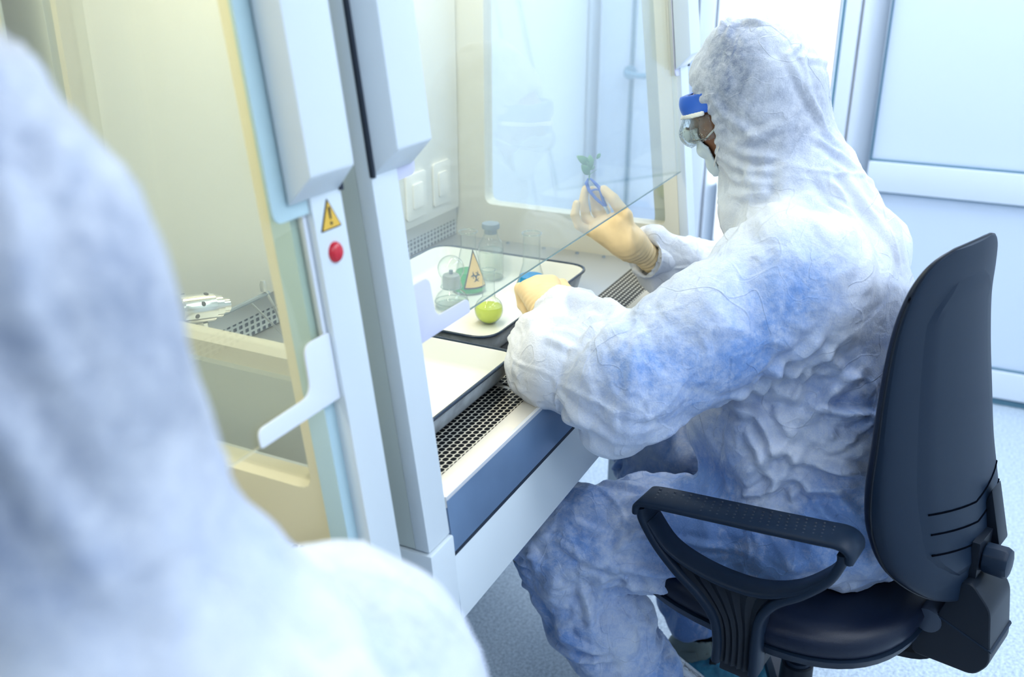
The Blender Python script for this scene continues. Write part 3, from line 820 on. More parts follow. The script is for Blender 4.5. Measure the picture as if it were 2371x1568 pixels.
# ------------------------------------------------------------------ trays and glassware on the right worktop
def tray(x0, x1, y0, y1, z0, label, h=.046, r=.045):
    root = empty('enamel_tray', ((x0 + x1) / 2, (y0 + y1) / 2, z0), 0, label, 'tray')
    cx, cy = (x0 + x1) / 2, (y0 + y1) / 2; hx, hy = (x1 - x0) / 2, (y1 - y0) / 2
    def loop(off, z):
        pts = rounded([(-hx - off, -hy - off), (hx + off, -hy - off), (hx + off, hy + off), (-hx - off, hy + off)], max(.012, r + off), 7)
        return [(p[0], p[1], z) for p in pts]
    def loft(loops, close=True):
        bm = bmesh.new(); R = [[bm.verts.new(p) for p in l] for l in loops]
        for A, Bq in zip(R, R[1:]):
            n = len(A)
            for i in range(n): bm.faces.new((A[i], A[(i + 1) % n], Bq[(i + 1) % n], Bq[i]))
        return bm, R
    bm, R = loft([loop(-.004, h), loop(-.006, h - .002), loop(-.014, .012), loop(-.018, .005), loop(-.026, .0025)])
    bm.faces.new(R[-1])
    obj('tray_inside', bm, MT['enamel'], root, angle=60)
    bm, R = loft([loop(-.004, h), loop(-.003, h - .003), loop(-.012, .010), loop(-.018, .0015), loop(-.026, 0)])
    bm.faces.new(R[-1])
    obj('tray_outside', bm, MT['enamel_out'], root, angle=60)
    pts = [Vector(p) for p in loop(-.0005, h + .0005)]
    obj('tray_rim', T(pts, .0030, seg=8, closed=True), MT['enamel_rim'], root, angle=60)
    return root
TRAY_A = tray(1.40, 1.875, 0.735, 1.12, WT + .0025, 'white enamel tray with dark blue rim carrying the flasks and the bottle', h=.046, r=.05)
TRAY_B = tray(0.985, 1.372, 0.668, 1.04, WT + .0025, 'empty white enamel tray with dark blue rim next to the left pillar', h=.046, r=.03)
TZ = WT + .0055   # glass stands here

def on(name, px, py, label, cat, dz=0):
    p = atZ(px, py, TZ + .004)
    return empty(name, (p[0], p[1], TZ), 0, label, cat)
def glassware(root, prof, name='glass', m='gl', seg=48):
    return obj(name, L(prof, seg=seg), MT[m], root, angle=60)
def ring(root, R, z, r=.0016, m='gl_thick', name='rim'):
    return obj(name, T([(R * cos(a), R * sin(a), z) for a in [2 * pi * k / 40 for k in range(40)]], r, seg=8, closed=True), MT[m], root, angle=60)

def erlenmeyer(root, R, H, rn, zneck, liq=None, lz=.04, rimr=None):
    prof = [(0, .001), (R * .9, .001), (R, .005), (R * .985, .012)]
    n = 10
    for k in range(n + 1):
        t = k / n; r = R * .985 + (rn - R * .985) * (t ** .95); prof.append((r, .012 + (zneck - .012) * t))
    prof += [(rn, H - .004), ((rimr or rn * 1.12), H)]
    g = glassware(root, prof, 'flask_glass')
    ring(root, (rimr or rn * 1.12), H, .0019)
    ring(root, R * .93, .0035, .0016, 'gl_thick', 'flask_base')
    def rad(z):
        for a, b in zip(prof[3:], prof[4:]):
            if a[1] <= z <= b[1]: return a[0] + (b[0] - a[0]) * (z - a[1]) / max(1e-9, b[1] - a[1])
        return prof[-1][0]
    if liq:
        lp = [(0, .0025), (R * .88, .0025), (R - .0015, .006), (R * .985 - .0015, .012)]
        for k in range(1, 9):
            z = .012 + (lz - .012) * k / 8; lp.append((rad(z) - .0015, z))
        lp.append((0, lz))
        obj('liquid', L(lp, seg=48), MT[liq], root, angle=50)
    return rad
# green flask with the biohazard sticker
fg = on('conical_flask', 1086, 668, 'conical glass flask of green liquid with an orange biohazard triangle sticker', 'flask')
radg = erlenmeyer(fg, .037, .132, .0165, .096, 'green', .045, .0195)
def wrap(root, name, polys, off, m, rad, az, parent=None, lab=None):
    """flat (u, z) polygons laid round the flask, u metres along the girth"""
    bm = bmesh.new()
    for poly in polys:
        vs = []
        for u, z in poly:
            r = rad(z) + off; a = az + u / (rad(z) + .004)
            vs.append(bm.verts.new((r * cos(a), r * sin(a), z)))
        bm.faces.new(vs)
    o = obj(name, bm, m, parent or root, smooth=False)
    if lab: o['label'] = lab
    return o
def tri_strips(hw, z0, z1, n=14):
    out = []
    for k in range(n):
        a, b = k / n, (k + 1) / n
        wa, wb = hw * (1 - a), hw * (1 - b); za, zb = z0 + (z1 - z0) * a, z0 + (z1 - z0) * b
        m_ = 6
        for j in range(m_):
            s, t = -1 + 2 * j / m_, -1 + 2 * (j + 1) / m_
            q = [(wa * s, za), (wa * t, za), (wb * t, zb), (wb * s, zb)]
            if b >= 1: q = q[:3]
            out.append(q)
    return out
camaz = math.atan2(-fg.location.y, -fg.location.x)
azs = camaz + radians(30)
st = wrap(fg, 'biohazard_sticker', tri_strips(.0335, .014, .098), .0006, MT['black'], radg, azs, lab='orange triangular biohazard sticker edged in black')
st2 = wrap(fg, 'sticker_face', tri_strips(.0290, .0175, .0905), .0010, MT['sign_orange'], radg, azs, parent=st)
bio = []
cz0 = .040
def arc_poly(cx, cz, r0, r1, a0, a1, n=10, shift=0):
    out = []
    for k in range(n):
        a, b = a0 + (a1 - a0) * k / n, a0 + (a1 - a0) * (k + 1) / n
        def taper(t): return r0 + (r1 - r0) * (1 - abs(2 * t - 1) ** 2.2)
        ra, rb = taper(k / n), taper((k + 1) / n)
        out.append([(cx + r0 * cos(a), cz + r0 * sin(a)), (cx + ra * cos(a), cz + ra * sin(a)), (cx + rb * cos(b), cz + rb * sin(b)), (cx + r0 * cos(b), cz + r0 * sin(b))])
    return out
for k in range(3):
    a = pi / 2 + k * 2 * pi / 3
    bx, bz = .0085 * cos(a), cz0 + .0085 * sin(a)
    bio += [[q for q in p] for p in arc_poly(bx, bz, .0058, .0092, a + pi * .30, a + pi * 1.70, 14)]
    c, s = cos(a), sin(a)
    bio.append([(-.0012 * s, cz0 + .0012 * c), (.0012 * s, cz0 - .0012 * c), (.0012 * s - .004 * c, cz0 - .0012 * c - .004 * s), (-.0012 * s - .004 * c, cz0 + .0012 * c - .004 * s)])
bio += [[(.0068 * cos(a) , cz0 + .0068 * sin(a)), (.0085 * cos(a), cz0 + .0085 * sin(a)), (.0085 * cos(b), cz0 + .0085 * sin(b)), (.0068 * cos(b), cz0 + .0068 * sin(b))]
        for a, b in [(k * pi / 12, (k + 1) * pi / 12) for k in range(24) if (k // 2) % 4 != 3]]
bio = [p for p in bio if len(set(p)) >= 3]
wrap(fg, 'biohazard_symbol', bio, .0014, MT['black'], radg, azs, parent=st)
# blue flask
fb = on('conical_flask', 1230, 668, 'glass flask with a straight open neck and bright blue liquid, behind the fist', 'flask')
erlenmeyer(fb, .034, .128, .0185, .062, 'blue_liq', .034, .0205)
# small round flask, yellow liquid
fy = on('round_flask', 1132, 742, 'small round glass flask of bright yellow liquid at the front of the tray', 'flask')
R_ = .0285
prof = [(0, .001), (.012, .001)]
for k in range(1, 15):
    a = -pi / 2 + .43 + k * (pi - .43 - .48) / 14; prof.append((R_ * cos(a), R_ * .95 + R_ * sin(a)))
prof += [(.0125, .062), (.0118, .075), (.0120, .108), (.0135, .110)]
glassware(fy, prof, 'flask_glass')
ring(fy, .0135, .110, .0013)
lp = [(0, .002), (.011, .002)] + [((R_ - .0012) * cos(a), R_ * .95 + (R_ - .0012) * sin(a)) for a in [-pi / 2 + .45 + k * 1.42 / 10 for k in range(11)]]
lp.append((0, lp[-1][1])); obj('liquid', L(lp, seg=44), MT['yellow_liq'], fy, angle=50)
# reagent bottle with grey stopper
bt = on('reagent_bottle', 1137, 640, 'clear glass bottle with grey rubber cap and clear liquid', 'bottle')
prof = [(0, .001), (.025, .001), (.0285, .005), (.0285, .072), (.0275, .080), (.022, .090), (.0165, .098), (.0150, .103), (.0150, .113), (.017, .115)]
glassware(bt, prof, 'bottle_glass')
ring(bt, .0272, .0035, .0018, 'gl_thick', 'bottle_base')
obj('liquid', L([(0, .0035), (.024, .0035), (.0268, .007), (.0268, .066), (0, .066)], seg=44), MT['clear_liq'], bt, angle=50)
ring(bt, .0268, .066, .0009, 'gl_thick', 'liquid_line')
obj('bottle_cap', L([(.0135, .104), (.0135, .116), (.0192, .116), (.0198, .118), (.0198, .125), (.0190, .1275), (0, .128)], seg=40), MT['cap_grey'], bt)
# spirit lamp with glass hood
sl = on('spirit_lamp', 1046, 706, 'squat glass spirit lamp with a steel collar under a round glass cap', 'spirit lamp')
prof = [(0, .001), (.030, .001), (.034, .005), (.0345, .012), (.033, .020), (.028, .029), (.020, .036), (.0165, .040), (.0165, .044)]
glassware(sl, prof, 'lamp_body')
ring(sl, .0325, .004, .002, 'gl_thick', 'lamp_base'); ring(sl, .0345, .013, .0014, 'gl_thick', 'lamp_base')
obj('liquid', L([(0, .003), (.029, .003), (.0325, .007), (.0325, .015), (0, .015)], seg=40), MT['clear_liq'], sl, angle=50)
obj('collar', L([(.0150, .040), (.0180, .041), (.0180, .066), (.0165, .070), (.010, .072), (0, .072)], seg=36), mat('satin_collar', (.40, .43, .42), .35, metal=.6), sl)
obj('wick', L([(0, .070), (.004, .070), (.004, .080), (0, .081)], seg=12), MT['cap_grey'], sl)
prof = [(.0215, .044), (.0200, .060)]
for k in range(0, 15):
    a = -0.75 + k * (pi / 2 + .75) / 14; prof.append((.0275 * cos(a), .083 + .0275 * sin(a)))
glassware(sl, prof, 'glass_cap')
ring(sl, .0215, .044, .0014, 'gl_thick', 'cap_rim')

# gas tap and wire stand at the back of the right worktop, left end
gt = empty('gas_tap', (1.085, 1.10, WT), 0, 'silver drilled cylinder tap standing behind the left side window', 'gas tap')
bm = L([(0, 0), (.010, 0), (.010, .135), (0, .135)], (0, 0, 0), 18)
obj('stem', bm, MT['chrome'], gt)
bm = L([(0, -.042), (.023, -.042), (.025, -.039), (.025, .018), (.020, .022), (.020, .034), (.013, .036), (.013, .050), (0, .052)], (0, 0, .155), 32, (1, -.25, -.18))
obj('barrel', bm, MT['chrome'], gt)
bm = bmesh.new(); ax = Vector((1, -.25, -.18)).normalized(); q = Vector((0, 0, 1)).rotation_difference(ax).to_matrix()
for k, zz in ((0, -.02), (1, .0), (2, -.012), (3, -.025), (4, .006), (5, -.008), (6, -.02), (7, .002)):
    a = k * 2 * pi / 8
    p = q @ Vector((.0246 * cos(a), .0246 * sin(a), zz)) + Vector((0, 0, .155)); n_ = q @ Vector((cos(a), sin(a), 0))
    lathe(bm, [(0, 0), (.0042, 0), (.0038, .0012), (0, .0012)], p, 12, n_)
obj('drill_holes', bm, MT['black'], gt)
ws = empty('wire_stand', (1.315, 1.12, WT), 0, 'thin grey wire stand with a crossing rod behind the left side window', 'wire stand')
p0 = np.array(ws.location)
def rel(px, py, Y): return Vector(atY(px, py, Y) - p0)
a_, b_, c_ = rel(508, 731, 1.12), rel(622, 678, 1.12), rel(610, 664, 1.12)
obj('rod', T([a_, b_], .0042, seg=8), MT['cap_grey'], ws)
obj('leg', T([c_, Vector((.0, -.01, .004))], .0030, seg=8), MT['steel'], ws)
obj('leg', T([rel(577, 698, 1.12), Vector((.0, -.01, .004))], .0024, seg=8), MT['steel'], ws)
obj('clamp', L([(0, -.008), (.006, -.008), (.007, .004), (.004, .012), (0, .012)], c_, 14), MT['steel'], ws)
obj('foot', L([(0, 0), (.014, 0), (.012, .006), (0, .008)], (0, -.01, 0), 20), MT['steel'], ws)

# ------------------------------------------------------------------ swivel chair (local frame: +y forward, +x its right)
CH_TH = radians(16)
def make_chair(loc, rz, label):
    root = empty('swivel_chair', loc, rz, label, 'chair', 'dark swivel chairs')
    # seat cushion: superellipse stack
    def outline(hx, yb, yfw, n=56, e=2.7):
        out = []
        for k in range(n):
            a = 2 * pi * k / n; c, s = cos(a), sin(a)
            x = hx * abs(c) ** (2 / e) * (1 if c >= 0 else -1)
            y = abs(s) ** (2 / e) * (yfw if s >= 0 else -yb)
            out.append((x, y))
        return out
    def stack(levels, caps=(True, True)):
        bm = bmesh.new(); R = []
        for z, hx, yb, yfw, e in levels:
            R.append([bm.verts.new((x, y, z + .050 - 0.035 * max(0, (y - .17) / .1) ** 2 * .35)) for x, y in outline(hx, yb, yfw, e=e)])
        for A, Bq in zip(R, R[1:]):
            n = len(A)
            for i in range(n): bm.faces.new((A[i], A[(i + 1) % n], Bq[(i + 1) % n], Bq[i]))
        bm.faces.new(R[0][::-1]); bm.faces.new(R[-1])
        return bm
    obj('seat_cushion', stack([(.425, .236, .196, .272, 2.6), (.430, .247, .206, .282, 2.6), (.452, .252, .210, .288, 2.6), (.468, .243, .202, .276, 2.6), (.477, .215, .175, .230, 2.6), (.476, .13, .11, .15, 2.4), (.474, .05, .04, .05, 2)]), MT['leather'], root, angle=50)
    obj('seat_shell', stack([(.382, .17, .13, .19, 2.6), (.386, .20, .165, .22, 2.6), (.396, .226, .186, .244, 2.6), (.410, .246, .207, .280, 2.6), (.426, .251, .211, .288, 2.6), (.4285, .240, .2, .276, 2.6)]), MT['plastic'], root, angle=50)
    # backrest
    prof = [  # z, half width, front y, seam y, rear y
        (.555, .050, -.262, -.270, -.278), (.575, .100, -.250, -.262, -.277), (.610, .150, -.230, -.250, -.275), (.650, .182, -.208, -.235, -.268),
        (.710, .198, -.187, -.221, -.255), (.780, .196, -.178, -.213, -.240), (.860, .186, -.177, -.209, -.228), (.950, .170, -.174, -.201, -.216),
        (1.035, .154, -.175, -.198, -.208), (1.090, .140, -.182, -.201, -.209), (1.125, .122, -.190, -.204, -.210), (1.147, .096, -.198, -.206, -.210), (1.158, .060, -.203, -.208, -.210)]
    P_ = [Vector((p[0], p[1], p[2])) for p in prof]
    zs = spline([(p[0], p[1], p[2]) for p in prof], 4); z2 = spline([(p[0], p[3], p[4]) for p in prof], 4)
    rows = [(a[0], a[1], a[2], b[1], b[2]) for a, b in zip(zs, z2)]
    def shx(z): return .17 * max(0, z - .70)
    def half(front):
        bm = bmesh.new(); R = []; n = 28
        for z, hw, yfr, ys, yr in rows:
            ring = []
            for k in range(n + 1):
                a = pi * k / n; c, s = cos(a), abs(sin(a))
                x = hw * abs(c) ** (2 / 3.0) * (1 if c >= 0 else -1)
                bend = .95 * x * x
                if front: y = ys + .0015 + (yfr - ys) * s ** (2 / 2.6) + bend
                else: y = ys - .0015 + (yr - ys) * min(1.0, s ** (2 / 4.2) * 1.0) + bend
                ring.append(bm.verts.new((x * (1.0 if front else .992) - shx(z), y, z)))
            R.append(ring)
        for A, Bq in zip(R, R[1:]):
            for i in range(n): bm.faces.new((A[i], A[i + 1], Bq[i + 1], Bq[i]))
            bm.faces.new((A[n], A[0], Bq[0], Bq[n]))
        bm.faces.new(R[0]); bm.faces.new(R[-1])
        return bm
    obj('backrest_cushion', half(True), MT['leather'], root, angle=50)
    shell = obj('backrest_shell', half(False), MT['plastic'], root, angle=28)
    # chevron grooves low on the shell
    bm = bmesh.new()
    def rear_y(x, z):
        for a, b in zip(rows, rows[1:]):
            if a[0] <= z <= b[0]:
                t = (z - a[0]) / (b[0] - a[0]); hw = a[1] + (b[1] - a[1]) * t; ys = a[3] + (b[3] - a[3]) * t; yr = a[4] + (b[4] - a[4]) * t
                c = min(.999, abs(x) / (hw * .992)) ** 1.5; s = sqrt(1 - c * c)
                return ys - .0015 + (yr - ys) * s ** (2 / 4.2) + .95 * x * x
        return -.28
    for zc in (.735, .700, .665):
        pts = []
        for k in range(21):
            x = -.125 + .25 * k / 20; z = zc - .020 * (1 - abs(x) / .125) + .004
            pts.append((x - shx(z), rear_y(x, z) - .0033, z))
        tube(bm, pts, .0018, seg=6)
    obj('groove', bm, mat('groove_black', (.002, .003, .006), .9, spec=0.0), shell)
    # raised inner panel of the shell
    bm = bmesh.new(); R = []
    for k in range(25):
        z = .600 + (1.115 - .600) * k / 24
        hw = np.interp(z, [r[0] for r in rows], [r[1] for r in rows]); wd = hw * (.74 if z > .66 else .74 * sqrt(max(.05, (z - .585) / .075)))
        if z > 1.06: wd *= sqrt(max(.05, (1.125 - z) / .065))
        ring = []
        for j in range(13):
            t = -1 + 2 * j / 12; x = wd * t; e = 1 if abs(t) > .93 else 0
            ring.append(bm.verts.new((x - shx(z), rear_y(x, z) - (-.002 if e or k in (0, 24) else .0035), z)))
        R.append(ring)
    for A, Bq in zip(R, R[1:]):
        for i in range(12): bm.faces.new((A[i], A[i + 1], Bq[i + 1], Bq[i]))
    obj('shell_panel', bm, MT['plastic'], shell, angle=18)
    # seam piping
    bm = bmesh.new()
    tube(bm, [(-r[1] * .995 - shx(r[0]), r[3] + .95 * r[1] ** 2, r[0]) for r in rows] + [(r[1] * .995 - shx(r[0]), r[3] + .95 * r[1] ** 2, r[0]) for r in rows[::-1]], .0022, seg=6, closed=True)
    obj('piping', bm, MT['plastic2'], shell)
    for o_ in (root.children):
        if o_.name.startswith('backrest'):
            o_.matrix_basis = Matrix.Translation((0, -.20, 0)) @ Matrix.Rotation(-radians(5), 4, 'Z') @ Matrix.Translation((0, .20, 0))
        if o_.name.startswith('seat'): o_.rotation_euler = (0, 0, radians(7)); o_.location = (-.008, .012, 0); o_.scale = (1.09, 1.12, 1.0)
    # armrests: Y-shaped loops with a dotted pad
    for sg in (-1, 1):
        X = .286 * sg
        def strip(pts, th, wd):
            """ribbon of rectangular section in the plane x = X; th thickness list, wd half width list"""
            bm = bmesh.new(); R = []
            n = len(pts)
            for i, (y, z) in enumerate(pts):
                a, b = pts[max(0, i - 1)], pts[min(n - 1, i + 1)]
                ty, tz = b[0] - a[0], b[1] - a[1]; l = sqrt(ty * ty + tz * tz) + 1e-9; ny, nz = -tz / l, ty / l
                t = th[i] / 2; w_ = wd[i]; q = min(t * .7, .004)
                sec = [(-w_ + q, -t), (w_ - q, -t), (w_, -t + q), (w_, t - q), (w_ - q, t), (-w_ + q, t), (-w_, t - q), (-w_, -t + q)]
                R.append([bm.verts.new((X + u, y + ny * v, z + nz * v)) for u, v in sec])
            for A, Bq in zip(R, R[1:]):
                for i in range(8): bm.faces.new((A[i], A[(i + 1) % 8], Bq[(i + 1) % 8], Bq[i]))
            bm.faces.new(R[0]); bm.faces.new(R[-1][::-1]); return bm
        arm = empty('armrest', (0, 0, 0)); arm.parent = root; arm.rotation_euler = (0, 0, -sg * radians(7))
        front = [tuple(p)[:2] for p in spline([(y, z, 0) for y, z in ((.210, .676), (.204, .652), (.176, .612), (.136, .574), (.096, .545), (.066, .510), (.056, .465), (.056, .425))], 5)]
        rear = [tuple(p)[:2] for p in spline([(y, z, 0) for y, z in ((-.124, .716), (-.124, .698), (-.108, .660), (-.072, .618), (-.034, .584), (-.012, .545), (-.008, .500), (-.010, .425))], 5)]
        cross = [tuple(p)[:2] for p in spline([(y, z, 0) for y, z in ((.196, .652), (.160, .612), (.108, .592), (.045, .585), (-.010, .592), (-.062, .618), (-.104, .662), (-.116, .690))], 6)]
        n = len(front)
        wd = lambda L_, a, b: [a + (b - a) * (i / (len(L_) - 1)) for i in range(len(L_))]
        o1 = obj('arm_upright', strip(front, [.015] * n, wd(front, .029, .020)), MT['plastic'], arm, angle=50)
        o2 = obj('arm_upright', strip(rear, [.015] * len(rear), wd(rear, .028, .020)), MT['plastic'], arm, angle=50)
        o3 = obj('arm_bow', strip(cross, [.004 + .008 * sin(pi * i / (len(cross) - 1)) for i in range(len(cross))], wd(cross, .024, .024)), MT['plastic'], arm, angle=50)
        # ribbed web between the uprights
        bm = bmesh.new()
        pf = front; pr2 = rear
        def yat(L_, z):
            for a, b in zip(L_, L_[1:]):
                if (a[1] - z) * (b[1] - z) <= 0: return a[0] + (b[0] - a[0]) * (a[1] - z) / (a[1] - b[1] + 1e-9)
            return L_[-1][0] if z < L_[-1][1] else L_[0][0]
        Rr = []
        for k in range(10):
            z = .427 + (.588 - .427) * k / 9; ya, yb = yat(rear, z), yat(front, z)
            ring = []
            for j in range(13):
                y = ya + (yb - ya) * j / 12; ring.append((y, z, .0045 if j % 2 else .0))
            Rr.append([bm.verts.new((X + sg * (.010 + d), y, z)) for y, z, d in ring] + [bm.verts.new((X - sg * .004, y, z)) for y, z, d in ring[::-1]])
        for A, Bq in zip(Rr, Rr[1:]):
            m_ = len(A)
            for i in range(m_): bm.faces.new((A[i], A[(i + 1) % m_], Bq[(i + 1) % m_], Bq[i]))
        bm.faces.new(Rr[0]); bm.faces.new(Rr[-1][::-1])
        obj('arm_web', bm, MT['plastic2'], arm, angle=20)
        # pad
        pp = [tuple(p)[:2] for p in spline([(y, z, 0) for y, z in ((.216, .666), (.214, .681), (.195, .690), (.10, .703), (.0, .716), (-.08, .727), (-.117, .7315), (-.134, .723), (-.137, .708))], 7)]
        pd = obj('arm_pad', strip(pp, [.012] * len(pp), [.033] * len(pp)), MT['plastic'], arm, angle=50)
        bm = bmesh.new()
        for i in range(22):
            y = .186 - .290 * i / 21; z = .6958 + (.195 - y) * .1327
            for j in range(5 if i % 2 == 0 else 4):
                x = (-.020 + .010 * j) + (0 if i % 2 == 0 else .005)
                c = (X + x, y + (j * .0022 * -sg), z)
                if i < 6: lathe(bm, [(0, .0003), (.0024, .0003), (.0029, -.0008), (0, -.0008)], c, 8)
                else: lathe(bm, [(.0023, -.0004), (.0017, .0008), (0, .0012)], c, 8)
        dots = obj('grip_dots', bm, MT['black_line'], pd)
        obj('arm_foot', B(min(X, X * .45), max(X, X * .45), -.008, .054, .400, .428), MT['plastic2'], arm, bevel=.003)
    # tilt mechanism, back bracket, cover, knob, lever
    obj('mechanism', B(-.075, .075, -.12, .13, .345, .384), MT['plastic2'], root, bevel=.010)
    br = [tuple(p)[:2] for p in spline([(y, z, 0) for y, z in ((-.08, .365), (-.17, .385), (-.235, .41), (-.270, .47), (-.280, .56), (-.276, .66))], 5)]
    bm = bmesh.new(); R = []
    for i, (y, z) in enumerate(br):
        a, b = br[max(0, i - 1)], br[min(len(br) - 1, i + 1)]; ty, tz = b[0] - a[0], b[1] - a[1]; l = sqrt(ty * ty + tz * tz); ny, nz = -tz / l * .006, ty / l * .006
        R.append([bm.verts.new(p) for p in ((-.032, y - ny, z - nz), (.032, y - ny, z - nz), (.032, y + ny, z + nz), (-.032, y + ny, z + nz))])
    for A, Bq in zip(R, R[1:]):
        for i in range(4): bm.faces.new((A[i], A[(i + 1) % 4], Bq[(i + 1) % 4], Bq[i]))
    bm.faces.new(R[0]); bm.faces.new(R[-1][::-1])
    obj('back_bar', bm, MT['plastic2'], root)
    obj('bracket_cover', PR(rounded([(-.215, .420), (-.318, .428), (-.338, .460), (-.322, .560), (-.285, .600), (-.262, .585), (-.240, .500), (-.212, .455)], .014, 4), 'X', -.052, .052), MT['plastic2'], root, bevel=.008, seg=3)
    obj('cover_seam', PR([(-.335, .488), (-.337, .4845), (-.244, .512), (-.243, .516)], 'X', -.0528, .0528), MT['plastic'], root)
    obj('pivot_tube', L([(0, -.055), (.022, -.055), (.024, -.05), (.024, .05), (.022, .055), (0, .055)], (-.0, -.232, .497), 24, (1, .0, .0)), mat('grey_pivot', (.05, .07, .11), .3), root)
    obj('joint_plate', B(-.045, .045, -.235, -.185, .475, .505), MT['plastic2'], root, bevel=.004)
    bm = L([(0, 0), (.019, 0), (.026, .004), (.027, .034), (.024, .041), (0, .042)], (0, -.283, .622), 10, (0, -1, .08))
    obj('knob', bm, MT['plastic'], root, bevel=.0025)
    obj('back_hook', PR([(-.268, .73), (-.298, .63), (-.275, .63), (-.262, .70)], 'X', .03, .075), MT['plastic2'], root, bevel=.004)
    obj('lever', T(spline([(.06, .05, .365), (.16, .055, .362), (.235, .06, .352)], 4), .0055, seg=8), MT['plastic2'], root)
    # gas lift, hub, five-star base, castors
    obj('gas_lift', L([(0, .10), (.026, .10), (.026, .245), (.0255, .25), (.0175, .252), (.0145, .255), (.0145, .350), (0, .350)], seg=28), MT['plastic'], root)
    obj('lift_sleeve', L([(.0285, .145), (.033, .145), (.031, .240), (.0275, .243)], seg=28), MT['plastic2'], root)
    obj('hub', L([(0, .075), (.045, .075), (.048, .085), (.042, .125), (.030, .14), (0, .14)], seg=28), MT['plastic2'], root)
    for k in range(5):
        a = radians(90 + 72 * k + 20)
        bm = bmesh.new(); R = []
        for t in range(7):
            u = t / 6; r = .035 + .275 * u; z = .118 - .045 * u ** 1.3; w_ = .027 - .010 * u; h = .020 - .008 * u
            c = Vector((r * cos(a), r * sin(a), z)); s = Vector((-sin(a), cos(a), 0))
            R.append([bm.verts.new(c + s * w_ * p + Vector((0, 0, h * q))) for p, q in ((-1, -1), (1, -1), (1, .3), (.6, 1), (-.6, 1), (-1, .3))])
        for A, Bq in zip(R, R[1:]):
            for i in range(6): bm.faces.new((A[i], A[(i + 1) % 6], Bq[(i + 1) % 6], Bq[i]))
        bm.faces.new(R[0]); bm.faces.new(R[-1][::-1])
        leg = obj('base_leg', bm, MT['plastic'], root)
        c = Vector((.30 * cos(a), .30 * sin(a), .026)); s = Vector((cos(a + .9), sin(a + .9), 0))
        bm = bmesh.new()
        for q in (-.017, .017): lathe(bm, [(0, -.008), (.023, -.008), (.0265, -.005), (.0265, .005), (.023, .008), (0, .008)], c + s * q, 20, s)
        tube(bm, [c - s * .02, c + s * .02], .005, seg=8); tube(bm, [c + Vector((0, 0, .0)), c + Vector((0, 0, .048))], .006, seg=8)
        cs = obj('castor', bm, MT['plastic2'], leg)
    return root
CHAIR = make_chair((1.61, .165, 0), -CH_TH, 'dark navy swivel chair with dotted loop armrests under the worker on the right')
def dup(root, loc, rz, label=None):
    r = root.copy(); sc.collection.objects.link(r); r.location = loc; r.rotation_euler = (0, 0, rz)
    if label: r['label'] = label
    for ch in list(root.children):
        c = ch.copy(); sc.collection.objects.link(c); c.parent = r
        for g in list(ch.children):
            d = g.copy(); sc.collection.objects.link(d); d.parent = c
            for h in list(g.children):
                e = h.copy(); sc.collection.objects.link(e); e.parent = d
    return r

# ------------------------------------------------------------------ people in white coveralls
def unit(v): v = np.array(v, float); return v / np.linalg.norm(v)
def frame(fwd, up=(0, 0, 1), roll=0.0):
    f = unit(fwd); r = unit(np.cross(f, up)); u = np.cross(r, f)
    if roll: r, u = r * cos(roll) + u * sin(roll), -r * sin(roll) + u * cos(roll)
    return r, f, u            # right, forward, up
def mixp(a, b, t): return np.array(a) * (1 - t) + np.array(b) * t

